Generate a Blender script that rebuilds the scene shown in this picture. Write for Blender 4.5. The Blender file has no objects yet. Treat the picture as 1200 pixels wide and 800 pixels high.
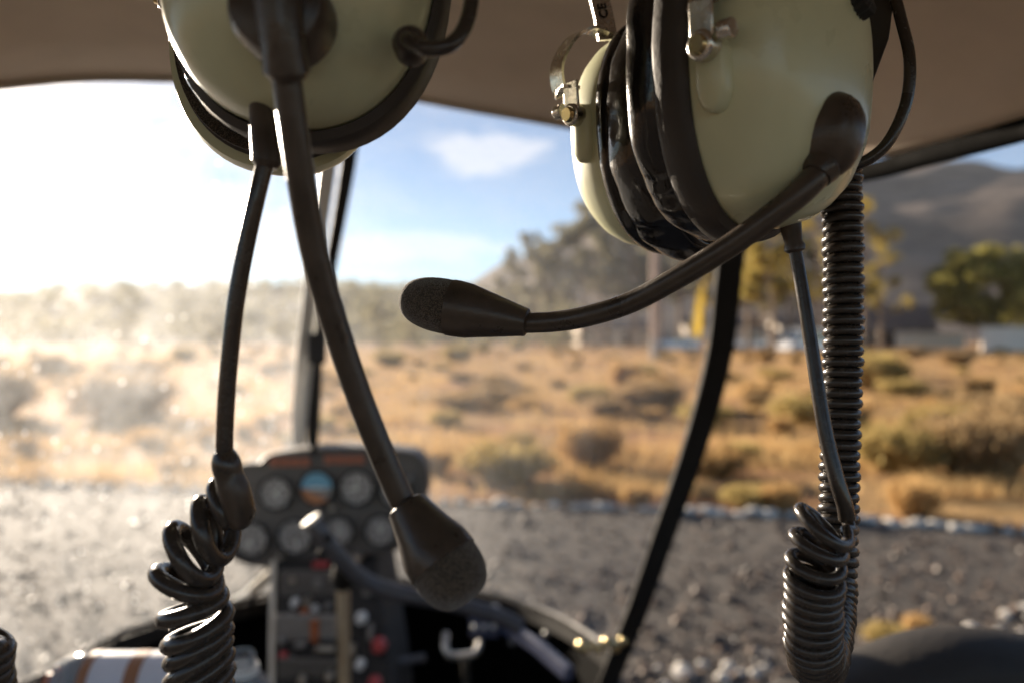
import bpy, bmesh, math, random
from mathutils import Vector, Matrix, noise as mnoise
R = math.radians
random.seed(7)
scene = bpy.context.scene
col = scene.collection

# ------------------------------------------------------------------ camera, sky, sun, exposure
CAM_H = 1.45
FPX = 28.0 / 36.0 * 1200.0          # focal length in pixels of the 1200 px wide photograph
cam_d = bpy.data.cameras.new('camera'); cam = bpy.data.objects.new('camera', cam_d); col.objects.link(cam)
cam.location = (0, 0, CAM_H); cam.rotation_euler = (R(90), 0, 0)
cam_d.lens = 28; cam_d.sensor_width = 36; cam_d.clip_start = 0.02; cam_d.clip_end = 9000
cam_d.dof.use_dof = True; cam_d.dof.focus_distance = 0.305; cam_d.dof.aperture_fstop = 5.8; cam_d.dof.aperture_blades = 0
scene.camera = cam

SUN_AZ, SUN_EL = -34.5, 12.0         # degrees: azimuth right of +Y, elevation
world = bpy.data.worlds.new('World'); scene.world = world; world.use_nodes = True
wn, wl = world.node_tree.nodes, world.node_tree.links
wn.clear()
w_out = wn.new('ShaderNodeOutputWorld'); w_bg = wn.new('ShaderNodeBackground'); w_bg.inputs['Strength'].default_value = 0.05
sky = wn.new('ShaderNodeTexSky'); sky.sky_type = 'NISHITA'; sky.sun_disc = False
sky.sun_elevation = R(SUN_EL); sky.sun_rotation = R(SUN_AZ); sky.altitude = 1200; sky.air_density = 0.7; sky.dust_density = 0.1; sky.ozone_density = 1.2
w_tc = wn.new('ShaderNodeTexCoord'); w_sep = wn.new('ShaderNodeSeparateXYZ'); wl.new(w_tc.outputs['Generated'], w_sep.inputs[0])
def wmath(op, a, b=None, c=None):
    n = wn.new('ShaderNodeMath'); n.operation = op
    for i, v in enumerate((a, b, c)):
        if v is None: continue
        if isinstance(v, (int, float)): n.inputs[i].default_value = v
        else: wl.new(v, n.inputs[i])
    return n.outputs[0]
w_az = wmath('ARCTAN2', w_sep.outputs['X'], w_sep.outputs['Y']); w_el = wmath('ARCSINE', w_sep.outputs['Z'])
w_cmb = wn.new('ShaderNodeCombineXYZ'); wl.new(w_az, w_cmb.inputs[0]); wl.new(wmath('MULTIPLY', w_el, 2.6), w_cmb.inputs[1])
w_noi = wn.new('ShaderNodeTexNoise'); w_noi.inputs['Scale'].default_value = 14; w_noi.inputs['Detail'].default_value = 6; w_noi.inputs['Roughness'].default_value = 0.6
wl.new(w_cmb.outputs[0], w_noi.inputs['Vector'])
w_big = wn.new('ShaderNodeTexNoise'); w_big.inputs['Scale'].default_value = 3.2; w_big.inputs['Detail'].default_value = 7; w_big.inputs['Roughness'].default_value = 0.62
wl.new(w_cmb.outputs[0], w_big.inputs['Vector'])
cl = None
for (az, el, w, h, amp) in ((-1.6, 13.3, 5.0, 1.9, 1.0), (-7.2, 6.6, 7.5, 1.3, 0.75), (-22, 7.2, 8, 1.4, 0.6), (-15, 12.0, 4.5, 1.5, 0.35), (14, 16, 6, 1.6, 0.5), (-60, 14, 14, 4, .7), (60, 18, 12, 3, .7), (150, 20, 20, 5, .8)):
    dx = wmath('DIVIDE', wmath('SUBTRACT', w_az, R(az)), R(w)); dy = wmath('DIVIDE', wmath('SUBTRACT', w_el, R(el)), R(h))
    d2 = wmath('ADD', wmath('MULTIPLY', dx, dx), wmath('MULTIPLY', dy, dy))
    d2 = wmath('ADD', d2, wmath('MULTIPLY', wmath('SUBTRACT', w_noi.outputs['Fac'], 0.5), 3.2))
    m = wn.new('ShaderNodeMapRange'); m.interpolation_type = 'SMOOTHSTEP'
    wl.new(d2, m.inputs['Value']); m.inputs['From Min'].default_value = 1.1; m.inputs['From Max'].default_value = 0.25
    m.inputs['To Min'].default_value = 0; m.inputs['To Max'].default_value = amp
    cl = m.outputs[0] if cl is None else wmath('MAXIMUM', cl, m.outputs[0])
thin = wn.new('ShaderNodeMapRange'); thin.interpolation_type = 'SMOOTHSTEP'; wl.new(w_big.outputs['Fac'], thin.inputs['Value'])
thin.inputs['From Min'].default_value = .55; thin.inputs['From Max'].default_value = .8; thin.inputs['To Max'].default_value = .3
cl = wmath('MAXIMUM', cl, thin.outputs[0])
w_mix = wn.new('ShaderNodeMix'); w_mix.data_type = 'RGBA'; wl.new(cl, w_mix.inputs['Factor'])
w_vm = wn.new('ShaderNodeVectorMath'); w_vm.operation = 'MULTIPLY_ADD'; wl.new(sky.outputs[0], w_vm.inputs[0]); w_vm.inputs[1].default_value = (.5, .5, .5); w_vm.inputs[2].default_value = (3.8, 3.7, 3.7)
wl.new(sky.outputs[0], w_mix.inputs['A']); wl.new(w_vm.outputs[0], w_mix.inputs['B'])
wl.new(w_mix.outputs['Result'], w_bg.inputs['Color']); wl.new(w_bg.outputs[0], w_out.inputs['Surface'])

sun_d = bpy.data.lights.new('sun', 'SUN'); sun_d.energy = 5.0; sun_d.angle = R(0.5); sun_d.color = (1.0, 0.85, 0.67)
sun = bpy.data.objects.new('sun', sun_d); col.objects.link(sun)
SUN_DIR = Vector((math.sin(R(SUN_AZ)) * math.cos(R(SUN_EL)), math.cos(R(SUN_AZ)) * math.cos(R(SUN_EL)), math.sin(R(SUN_EL))))
sun.rotation_euler = SUN_DIR.to_track_quat('Z', 'Y').to_euler(); sun.location = SUN_DIR * 50

scene.render.engine = 'CYCLES'
scene.view_settings.view_transform = 'Standard'; scene.view_settings.look = 'None'
scene.view_settings.exposure = 1.74; scene.view_settings.gamma = 1.0; scene.view_settings.use_curve_mapping = False
cy = scene.cycles
cy.use_denoising = True; cy.max_bounces = 10; cy.diffuse_bounces = 4; cy.glossy_bounces = 4; cy.transmission_bounces = 8; cy.transparent_max_bounces = 16
cy.sample_clamp_indirect = 6; cy.use_adaptive_sampling = True; cy.adaptive_threshold = 0.015; cy.caustics_reflective = False; cy.caustics_refractive = False

def P(u, v, d):
    """world point seen at photograph pixel (u, v) at depth d metres"""
    return Vector(((u - 600) / FPX * d, d, CAM_H + (400 - v) / FPX * d))

# ------------------------------------------------------------------ materials
def new_mat(name):
    m = bpy.data.materials.new(name); m.use_nodes = True
    nt = m.node_tree; b = nt.nodes['Principled BSDF']
    return m, nt, b
def mat(name, c, rough=0.5, metal=0.0, var=0.12, vscale=40, bump=0.0, bscale=200, rvar=0.1, c2=None, coat=0.0, spec=0.5, detail=5, coords='Object', sheen=0):
    m, nt, b = new_mat(name); N, L = nt.nodes, nt.links
    tc = N.new('ShaderNodeTexCoord')
    n1 = N.new('ShaderNodeTexNoise'); n1.inputs['Scale'].default_value = vscale; n1.inputs['Detail'].default_value = detail; n1.inputs['Roughness'].default_value = .6
    L.new(tc.outputs[coords], n1.inputs['Vector'])
    mr = N.new('ShaderNodeMapRange'); mr.inputs['From Min'].default_value = .3; mr.inputs['From Max'].default_value = .7
    L.new(n1.outputs['Fac'], mr.inputs['Value'])
    mx = N.new('ShaderNodeMix'); mx.data_type = 'RGBA'; L.new(mr.outputs[0], mx.inputs['Factor'])
    mx.inputs['A'].default_value = (*[x * (1 - var) for x in c], 1)
    mx.inputs['B'].default_value = (*(c2 if c2 else [min(1, x * (1 + var)) for x in c]), 1)
    L.new(mx.outputs['Result'], b.inputs['Base Color'])
    r2 = N.new('ShaderNodeMapRange'); L.new(n1.outputs['Fac'], r2.inputs['Value']); r2.inputs['From Min'].default_value = .3; r2.inputs['From Max'].default_value = .7
    r2.inputs['To Min'].default_value = max(0.02, rough - rvar); r2.inputs['To Max'].default_value = min(1, rough + rvar)
    L.new(r2.outputs[0], b.inputs['Roughness'])
    b.inputs['Metallic'].default_value = metal; b.inputs['Coat Weight'].default_value = coat; b.inputs['Specular IOR Level'].default_value = spec
    if bump:
        n2 = N.new('ShaderNodeTexNoise'); n2.inputs['Scale'].default_value = bscale; n2.inputs['Detail'].default_value = 4
        L.new(tc.outputs[coords], n2.inputs['Vector'])
        bp = N.new('ShaderNodeBump'); bp.inputs['Strength'].default_value = bump; bp.inputs['Distance'].default_value = .002
        L.new(n2.outputs['Fac'], bp.inputs['Height']); L.new(bp.outputs[0], b.inputs['Normal'])
    return m

M = {}
M['dome'] = mat('pale_green_plastic', (.67, .68, .45), .34, var=.09, vscale=14, bump=.05, bscale=45, rvar=.12, coat=.15)
M['rubber'] = mat('glare_warmed_rubber', (.062, .046, .034), .34, var=.3, vscale=90, bump=.08, bscale=500)  # black rubber lifted to warm brown, veiling glare mixed into its colour
M['cord'] = mat('cord_jacket', (.042, .034, .028), .25, var=.2, vscale=120, bump=.05, bscale=400, rvar=.08)
M['leather'] = mat('black_leather', (.014, .012, .011), .2, var=.3, vscale=60, bump=.35, bscale=95, rvar=.12, coat=.3)
M['gasket'] = mat('dark_gasket', (.040, .032, .027), .62, var=.12, vscale=80, bump=.06, bscale=500)
M['chrome'] = mat('nickel_metal', (.62, .58, .52), .24, 1.0, var=.1, vscale=200, bump=.04, bscale=400, rvar=.1)
M['liner'] = mat('ceiling_liner_fabric', (.77, .635, .51), .95, var=.09, vscale=6, bump=.25, bscale=900, spec=.15)
M['trim'] = mat('dark_trim', (.018, .016, .014), .75, var=.2, vscale=30, bump=.1, bscale=300, spec=.12)
M['edge'] = mat('pale_edge_strip', (.55, .50, .42), .6, var=.1, vscale=30)
M['panel'] = mat('panel_grey', (.105, .092, .08), .55, var=.12, vscale=60, bump=.15, bscale=500)
M['black'] = mat('cockpit_black', (.014, .012, .011), .75, var=.3, vscale=30, bump=.2, bscale=300)
M['alu'] = mat('brushed_alu', (.55, .52, .47), .34, 1.0, var=.12, vscale=90, bump=.05, bscale=300)
M['grip'] = mat('tube_grip', (.075, .07, .075), .4, 0.2, var=.15, vscale=60)
M['blue'] = mat('blue_paint', (.055, .065, .12), .35, 0.0, var=.2, vscale=60)
M['red'] = mat('red_plastic', (.45, .06, .06), .35, var=.15, vscale=60)
M['rust'] = mat('orange_plastic', (.40, .11, .035), .45, var=.15, vscale=60)
M['white'] = mat('white_plastic', (.72, .71, .68), .4, var=.05, vscale=60)
M['dial'] = mat('dial_face', (.22, .205, .19), .35, var=.1, vscale=60, coat=.6)
M['dialmark'] = mat('dial_marks', (.8, .77, .7), .5, var=.05, vscale=60)
M['sky_half'] = mat('attitude_blue', (.14, .34, .46), .45, var=.05, vscale=60, coat=.6)
M['earth_half'] = mat('attitude_brown', (.42, .17, .07), .45, var=.05, vscale=60, coat=.6)
M['sill'] = mat('sill_vinyl', (.034, .030, .027), .7, var=.2, vscale=25, bump=.3, bscale=180, spec=.2)
M['tub'] = mat('shade_black_lining', (.003, .0028, .0026), .9, var=.3, vscale=30, bump=.2, bscale=300, spec=.05)  # base colour sunk to near black, standing in for shade over the nose tub
M['warm'] = mat('worn_tube', (.45, .37, .26), .42, .8, var=.15, vscale=60)
M['carpet'] = mat('grey_carpet', (.20, .18, .16), .95, vscale=60, bump=.4, bscale=600)
M['brass'] = mat('brass', (.62, .48, .25), .28, 1.0, var=.1, vscale=60)
M['shell'] = mat('painted_shell', (.50, .47, .42), .4, var=.06, vscale=6)

# foam: porous windscreen of the microphone, sun speckle painted into its colour
def foam_mat():
    m, nt, b = new_mat('mic_foam'); N, L = nt.nodes, nt.links
    tc = N.new('ShaderNodeTexCoord'); vo = N.new('ShaderNodeTexVoronoi'); vo.inputs['Scale'].default_value = 1900
    L.new(tc.outputs['Object'], vo.inputs['Vector'])
    cr = N.new('ShaderNodeValToRGB'); cr.color_ramp.elements[0].position = .12; cr.color_ramp.elements[0].color = (.19, .15, .105, 1)
    cr.color_ramp.elements[1].position = .6; cr.color_ramp.elements[1].color = (.045, .034, .025, 1)
    L.new(vo.outputs['Distance'], cr.inputs[0]); L.new(cr.outputs[0], b.inputs['Base Color'])
    b.inputs['Roughness'].default_value = .9
    b.inputs['Sheen Weight'].default_value = .3; b.inputs['Sheen Roughness'].default_value = .4
    bp = N.new('ShaderNodeBump'); bp.inputs['Strength'].default_value = .8; bp.inputs['Distance'].default_value = .0006; bp.invert = True
    L.new(vo.outputs['Distance'], bp.inputs['Height']); L.new(bp.outputs[0], b.inputs['Normal'])
    return m
M['foam'] = foam_mat()

# dusty acrylic: clear sheet carrying a thin scattering film of dust, smears and specks
def dusty_glass(name, base, haze_amt, speck_amt):
    m = bpy.data.materials.new(name); m.use_nodes = True; N, L = m.node_tree.nodes, m.node_tree.links; N.clear()
    out = N.new('ShaderNodeOutputMaterial'); tc = N.new('ShaderNodeTexCoord')
    def mth(op, a, b=None):
        n = N.new('ShaderNodeMath'); n.operation = op
        for i, v in enumerate((a, b)):
            if v is None: continue
            if isinstance(v, (int, float)): n.inputs[i].default_value = v
            else: L.new(v, n.inputs[i])
        return n.outputs[0]
    def rng(v, a, b, c, d):
        n = N.new('ShaderNodeMapRange'); L.new(v, n.inputs['Value'])
        for k, x in zip(('From Min', 'From Max', 'To Min', 'To Max'), (a, b, c, d)): n.inputs[k].default_value = x
        return n.outputs[0]
    n1 = N.new('ShaderNodeTexNoise'); n1.inputs['Scale'].default_value = 7; n1.inputs['Detail'].default_value = 8; n1.inputs['Roughness'].default_value = .65; L.new(tc.outputs['Object'], n1.inputs['Vector'])
    mp = N.new('ShaderNodeMapping'); mp.inputs['Scale'].default_value = (22, 22, 9); mp.inputs['Rotation'].default_value = (.3, 1.1, .4); L.new(tc.outputs['Object'], mp.inputs['Vector'])
    n2 = N.new('ShaderNodeTexNoise'); n2.inputs['Scale'].default_value = 1.5; n2.inputs['Detail'].default_value = 6; n2.inputs['Roughness'].default_value = .7; L.new(mp.outputs[0], n2.inputs['Vector'])
    film = mth('MULTIPLY', rng(n1.outputs['Fac'], .3, .75, .45, 1.5), rng(n2.outputs['Fac'], .35, .75, .75, 1.35))
    vo = N.new('ShaderNodeTexVoronoi'); vo.inputs['Scale'].default_value = 48; L.new(tc.outputs['Object'], vo.inputs['Vector'])
    sp = rng(vo.outputs['Distance'], .19, .12, 0, 1)
    wn_ = N.new('ShaderNodeSeparateColor'); L.new(vo.outputs['Color'], wn_.inputs[0])
    sp = mth('MULTIPLY', sp, mth('POWER', wn_.outputs[0], 2.5))
    dust = mth('MINIMUM', mth('ADD', mth('MULTIPLY', film, base), mth('MULTIPLY', sp, speck_amt)), .85)
    tr = N.new('ShaderNodeBsdfTransparent'); tr.inputs[0].default_value = (.97, .97, .97, 1)
    tl = N.new('ShaderNodeBsdfTranslucent'); tl.inputs[0].default_value = (.84, .87, .90, 1)
    rf = N.new('ShaderNodeBsdfRefraction'); rf.distribution = 'GGX'; rf.inputs['Color'].default_value = (1, .97, .92, 1); rf.inputs['Roughness'].default_value = .62; rf.inputs['IOR'].default_value = 1.22
    mf = N.new('ShaderNodeMixShader'); mf.inputs[0].default_value = haze_amt; L.new(tl.outputs[0], mf.inputs[1]); L.new(rf.outputs[0], mf.inputs[2])
    mm = N.new('ShaderNodeMixShader'); L.new(dust, mm.inputs[0]); L.new(tr.outputs[0], mm.inputs[1]); L.new(mf.outputs[0], mm.inputs[2])
    gl = N.new('ShaderNodeBsdfGlossy'); gl.inputs['Roughness'].default_value = .06
    fr = N.new('ShaderNodeFresnel'); fr.inputs['IOR'].default_value = 1.3
    mg = N.new('ShaderNodeMixShader'); mg.inputs[0].default_value = .025; L.new(mm.outputs[0], mg.inputs[1]); L.new(gl.outputs[0], mg.inputs[2])
    L.new(mg.outputs[0], out.inputs['Surface'])
    return m
M['glass_left'] = dusty_glass('dusty_windscreen_left', .19, .22, .95)
M['glass_right'] = dusty_glass('dusty_windscreen_right', .115, .4, .15)

def clear_plastic():
    m, nt, b = new_mat('clear_bottle_plastic')
    b.inputs['Base Color'].default_value = (.85, .88, .92, 1); b.inputs['Roughness'].default_value = .12
    b.inputs['Transmission Weight'].default_value = .75; b.inputs['IOR'].default_value = 1.2
    return m
M['clear'] = clear_plastic()

# ------------------------------------------------------------------ mesh helpers (all in world coordinates)
def catmull(pts, n=8):
    pts = [tuple(p) for p in pts]
    if len(pts) < 3: return pts
    out = []; k = len(pts[0])
    for i in range(len(pts) - 1):
        p0 = pts[max(i - 1, 0)]; p1 = pts[i]; p2 = pts[i + 1]; p3 = pts[min(i + 2, len(pts) - 1)]
        for j in range(n):
            t = j / n
            out.append(tuple(.5 * (2 * p1[a] + (p2[a] - p0[a]) * t + (2 * p0[a] - 5 * p1[a] + 4 * p2[a] - p3[a]) * t * t + (3 * p1[a] - p0[a] - 3 * p2[a] + p3[a]) * t ** 3) for a in range(k)))
    out.append(pts[-1]); return out

class MB:
    def __init__(s): s.v = []; s.f = []; s.m = []; s.mi = 0
    def add(s, vs, fs):
        o = len(s.v); s.v += [tuple(v) for v in vs]; s.f += [tuple(i + o for i in f) for f in fs]; s.m += [s.mi] * len(fs)
    def tube(s, pts, r, seg=12, cap=True):
        """pts: list of Vectors; r: radius or list"""
        pts = [Vector(p[:3]) for p in pts]; n = len(pts)
        rs = r if isinstance(r, (list, tuple)) else [r] * n
        t = [(pts[min(i + 1, n - 1)] - pts[max(i - 1, 0)]).normalized() for i in range(n)]
        a = Vector((0, 0, 1)) if abs(t[0].z) < .9 else Vector((1, 0, 0))
        u = (a - t[0] * a.dot(t[0])).normalized(); vs = []; fs = []
        for i in range(n):
            u = (u - t[i] * u.dot(t[i])).normalized(); w = t[i].cross(u)
            for k in range(seg):
                an = 2 * math.pi * k / seg; vs.append(pts[i] + (u * math.cos(an) + w * math.sin(an)) * rs[i])
        for i in range(n - 1):
            for k in range(seg):
                k2 = (k + 1) % seg; fs.append((i * seg + k, i * seg + k2, (i + 1) * seg + k2, (i + 1) * seg + k))
        if cap:
            vs += [pts[0], pts[-1]]; c0 = n * seg; c1 = c0 + 1
            for k in range(seg):
                k2 = (k + 1) % seg; fs.append((c0, k2, k)); fs.append((c1, (n - 1) * seg + k, (n - 1) * seg + k2))
        s.add(vs, fs); return s
    def ribbon(s, pts, width_dir, w, th):
        """flat bar along pts; width_dir Vector, w width, th thickness"""
        pts = [Vector(p[:3]) for p in pts]; n = len(pts); vs = []; fs = []
        for i in range(n):
            t = (pts[min(i + 1, n - 1)] - pts[max(i - 1, 0)]).normalized()
            wd = (width_dir - t * width_dir.dot(t)).normalized(); nn = t.cross(wd)
            ww = w[i] if isinstance(w, (list, tuple)) else w
            for a, b in ((-1, -1), (1, -1), (1, 1), (-1, 1)): vs.append(pts[i] + wd * ww / 2 * a + nn * th / 2 * b)
        for i in range(n - 1):
            for k in range(4): k2 = (k + 1) % 4; fs.append((i * 4 + k, i * 4 + k2, (i + 1) * 4 + k2, (i + 1) * 4 + k))
        fs += [(3, 2, 1, 0), tuple((n - 1) * 4 + k for k in range(4))]
        s.add(vs, fs); return s
    def box(s, c, sx, sy, sz, X=Vector((1, 0, 0)), Y=Vector((0, 1, 0)), Z=Vector((0, 0, 1))):
        c = Vector(c); vs = [c + X * sx / 2 * a + Y * sy / 2 * b + Z * sz / 2 * d for d in (-1, 1) for a, b in ((-1, -1), (1, -1), (1, 1), (-1, 1))]
        s.add(vs, [(3, 2, 1, 0), (4, 5, 6, 7), (0, 1, 5, 4), (1, 2, 6, 5), (2, 3, 7, 6), (3, 0, 4, 7)]); return s
    def loft(s, rings, closed=True, cap0=True, cap1=True):
        n = len(rings); k = len(rings[0]); vs = [v for r in rings for v in r]; fs = []
        for i in range(n - 1):
            for j in range(k if closed else k - 1):
                j2 = (j + 1) % k; fs.append((i * k + j, i * k + j2, (i + 1) * k + j2, (i + 1) * k + j))
        if cap0: fs.append(tuple(reversed(range(k))))
        if cap1: fs.append(tuple((n - 1) * k + j for j in range(k)))
        s.add(vs, fs); return s
    def disc(s, c, n, r, seg=28, th=0.0, up=Vector((0, 0, 1))):
        c = Vector(c); n = n.normalized(); u = (up - n * up.dot(n)).normalized(); w = n.cross(u)
        ring = lambda off: [c + n * off + (u * math.cos(2 * math.pi * k / seg) + w * math.sin(2 * math.pi * k / seg)) * r for k in range(seg)]
        if th: s.loft([ring(0), ring(th)])
        else: s.add(ring(0), [tuple(range(seg))])
        return s
    def ball(s, c, rx, ry=None, rz=None, seg=16, rings=10, X=Vector((1, 0, 0)), Y=Vector((0, 1, 0)), Z=Vector((0, 0, 1)), jit=0):
        ry = ry or rx; rz = rz or rx; c = Vector(c); rr = []
        for i in range(1, rings):
            th = math.pi * i / rings
            rr.append([c + (X * rx * math.cos(2 * math.pi * k / seg) * math.sin(th) + Y * ry * math.sin(2 * math.pi * k / seg) * math.sin(th) + Z * rz * math.cos(th)) * (1 + random.uniform(-jit, jit)) for k in range(seg)])
        s.loft(rr, cap0=False, cap1=False); o = len(s.v); s.v += [tuple(c + Z * rz), tuple(c - Z * rz)]
        b = o - seg * (rings - 1)
        for k in range(seg):
            s.f.append((o, b + k, b + (k + 1) % seg)); s.m.append(s.mi)
            e = b + seg * (rings - 2); s.f.append((o + 1, e + (k + 1) % seg, e + k)); s.m.append(s.mi)
        return s
    def build(s, name, mats, parent=None, smooth=True, sub=0, bevel=0, angle=40, origin=None):
        me = bpy.data.meshes.new(name)
        o = bpy.data.objects.new(name, me); col.objects.link(o)
        org = Vector(origin) if origin is not None else (WORG[parent.name] if parent else None)
        if org is None: org = Vector((sum(v[0] for v in s.v) / len(s.v), sum(v[1] for v in s.v) / len(s.v), min(v[2] for v in s.v)))
        me.from_pydata([(v[0] - org.x, v[1] - org.y, v[2] - org.z) for v in s.v], [], s.f)
        for mm in (mats if isinstance(mats, (list, tuple)) else [mats]): me.materials.append(mm)
        me.polygons.foreach_set('material_index', s.m)
        bm = bmesh.new(); bm.from_mesh(me); bmesh.ops.recalc_face_normals(bm, faces=bm.faces); bm.to_mesh(me); bm.free()
        if smooth:
            me.shade_smooth() if hasattr(me, 'shade_smooth') else me.polygons.foreach_set('use_smooth', [True] * len(me.polygons))
            try: me.set_sharp_from_angle(angle=R(angle))
            except Exception: pass
        if parent:
            o.parent = parent; o.location = (0, 0, 0) if origin is None else Vector(origin) - WORG[parent.name]
        else: o.location = org
        WORG[o.name] = org
        if bevel:
            bv = o.modifiers.new('bevel', 'BEVEL'); bv.width = bevel; bv.segments = 3; bv.limit_method = 'ANGLE'
        if sub:
            sm = o.modifiers.new('sub', 'SUBSURF'); sm.levels = sub; sm.render_levels = sub
        return o
WORG = {}
def empty(name, loc):
    o = bpy.data.objects.new(name, None); col.objects.link(o); o.location = loc; o.empty_display_size = .05; WORG[o.name] = Vector(loc); return o
def tag(o, label=None, cat=None, group=None, kind=None):
    if label: o['label'] = label
    if cat: o['category'] = cat
    if group: o['group'] = group
    if kind: o['kind'] = kind
    return o
def copy_thing(o):
    c = o.copy(); col.objects.link(c)
    for ch in o.children:
        d = ch.copy(); col.objects.link(d); d.parent = c
    return c

def coil_points(path, turns, rad, n_per=14, phase=0.0, lean=0.0):
    """path: list of (x,y,z); rad: list of (t, radius). returns helix centreline. lean tilts every loop along the path"""
    pts = [Vector(p[:3]) for p in catmull(path, 12)]
    L = [0.0]
    for a, b in zip(pts, pts[1:]): L.append(L[-1] + (b - a).length)
    tot = L[-1]
    fr = []; t0 = (pts[1] - pts[0]).normalized(); u = (Vector((1, 0, 0)) - t0 * t0.x).normalized()
    for i in range(len(pts)):
        t = (pts[min(i + 1, len(pts) - 1)] - pts[max(i - 1, 0)]).normalized(); u = (u - t * u.dot(t)).normalized(); fr.append((t, u.copy(), t.cross(u)))
    def sample(s):
        d = s * tot; i = 0
        lo, hi = 0, len(L) - 2
        while lo < hi:
            mid = (lo + hi + 1) // 2
            if L[mid] <= d: lo = mid
            else: hi = mid - 1
        i = lo; f = (d - L[i]) / max(L[i + 1] - L[i], 1e-9)
        return pts[i].lerp(pts[i + 1], f), [fr[i][k].lerp(fr[i + 1][k], f).normalized() for k in range(3)]
    tt = [x[0] for x in turns]; tv = [x[1] for x in turns]
    def interp(xs, ys, x):
        for i in range(len(xs) - 1):
            if x <= xs[i + 1]: return ys[i] + (ys[i + 1] - ys[i]) * (x - xs[i]) / (xs[i + 1] - xs[i])
        return ys[-1]
    total = tv[-1]; N = int(total * n_per); out = []
    # invert turn function
    s_grid = [k / 2000 for k in range(2001)]; tg = [interp(tt, tv, s) for s in s_grid]; j = 0
    rx = [x[0] for x in rad]; ry = [x[1] for x in rad]
    for k in range(N + 1):
        tn = total * k / N
        while j < 1999 and tg[j + 1] < tn: j += 1
        s = s_grid[j] + (tn - tg[j]) / max(tg[j + 1] - tg[j], 1e-9) / 2000
        s = min(max(s, 0), 1)
        c, (t, u, w) = sample(s); r = interp(rx, ry, s); an = 2 * math.pi * tn + phase
        wob = 1 + .04 * math.sin(tn * 1.7)
        ln = lean if isinstance(lean, (int, float)) else interp([q[0] for q in lean], [q[1] for q in lean], s)
        out.append(c + (u * math.cos(an) + w * math.sin(an)) * r * wob + t * (ln * r * math.cos(an)))
    return out

# ================================================================== SETTING: ground, apron, hills
def gh(x, y):
    """ground height"""
    r = math.hypot(x, y)
    h = 0.0 if r < 10 else min((r - 10) * .0075, .95)
    if r > 8.5: h += .05 * min(1, (r - 8.5) / 6) * mnoise.noise(Vector((x * .25, y * .25, 1.3))) + .10 * min(1, (r - 8.5) / 30) * mnoise.noise(Vector((x * .06, y * .06, 4)))
    return h

def ground_mat():
    m, nt, b = new_mat('dry_earth'); N, L = nt.nodes, nt.links
    tc = N.new('ShaderNodeTexCoord')
    def noi(sc, det=6, ro=.6):
        n = N.new('ShaderNodeTexNoise'); n.inputs['Scale'].default_value = sc; n.inputs['Detail'].default_value = det; n.inputs['Roughness'].default_value = ro; L.new(tc.outputs['Object'], n.inputs['Vector']); return n.outputs['Fac']
    def ramp(f, stops):
        r = N.new('ShaderNodeValToRGB'); L.new(f, r.inputs[0]); e = r.color_ramp.elements
        while len(e) < len(stops): e.new(.5)
        for k, (p, c) in enumerate(stops): e[k].position = p; e[k].color = (*c, 1)
        return r.outputs[0]
    soil = ramp(noi(1.6), [(.3, (.30, .14, .065)), (.5, (.42, .21, .10)), (.7, (.54, .31, .16))])
    grass = ramp(noi(3.5), [(.3, (.33, .20, .08)), (.55, (.48, .30, .13)), (.75, (.60, .42, .21))])
    k = N.new('ShaderNodeMapRange'); L.new(noi(.33, 7, .68), k.inputs['Value']); k.inputs['From Min'].default_value = .44; k.inputs['From Max'].default_value = .56
    mx = N.new('ShaderNodeMix'); mx.data_type = 'RGBA'; L.new(k.outputs[0], mx.inputs['Factor']); L.new(soil, mx.inputs['A']); L.new(grass, mx.inputs['B'])
    L.new(mx.outputs['Result'], b.inputs['Base Color']); b.inputs['Roughness'].default_value = .95; b.inputs['Specular IOR Level'].default_value = .1
    bp = N.new('ShaderNodeBump'); bp.inputs['Strength'].default_value = 1; bp.inputs['Distance'].default_value = .08; L.new(noi(5, 8, .7), bp.inputs['Height']); L.new(bp.outputs[0], b.inputs['Normal'])
    return m
M['ground'] = ground_mat()
def polar_sheet(radii, az0, az1, na, hf):
    mb = MB(); vs = []; fs = []
    for r in radii:
        for k in range(na + 1):
            a = R(az0 + (az1 - az0) * k / na); x, y = r * math.sin(a), r * math.cos(a); vs.append((x, y, hf(x, y)))
    n = na + 1
    for i in range(len(radii) - 1):
        for k in range(na): fs.append((i * n + k, i * n + k + 1, (i + 1) * n + k + 1, (i + 1) * n + k))
    mb.add(vs, fs); return mb
radii = [0.01, 1, 2.5, 4, 6] + [6 * 1.085 ** k for k in range(1, 78)]
g = polar_sheet(radii, -180, 180, 200, gh).build('ground', M['ground'], origin=(0, 0, 0)); tag(g, kind='structure')

# gravel apron: inside the row of white stones
M['gravel'] = mat('grey_gravel_bed', (.048, .038, .030), .9, var=.35, vscale=9, bump=1.0, bscale=60, c2=(.11, .087, .067), detail=8)
STONE_LINE = [(-9.5, 9.2), (-7, 8.55), (-4.9, 8.0), (-2.6, 7.55), (-.61, 7.12), (.9, 6.9), (1.55, 6.75), (2.8, 6.42), (3.87, 6.0), (5.5, 5.3), (7.5, 4.2), (9.5, 2.8)]
NEAR_LINE = [(-.2, 3.2), (.35, 3.36), (.94, 3.52), (1.35, 3.62), (1.75, 3.75), (2.3, 3.98), (3.0, 4.3), (4.0, 4.45), (5.2, 4.4)]
sl = catmull(STONE_LINE, 6); vs = []; fs = []
for i, (x, y) in enumerate(sl):
    for k in range(9): vs.append((x, y * (1 - k / 8) + (-9) * (k / 8), .004))
for i in range(len(sl) - 1):
    for k in range(8): fs.append((i * 9 + k, i * 9 + k + 1, (i + 1) * 9 + k + 1, (i + 1) * 9 + k))
ap = MB(); ap.add(vs, fs); tag(ap.build('gravel_apron', M['gravel'], origin=(0, 0, 0)), kind='structure')

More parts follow.
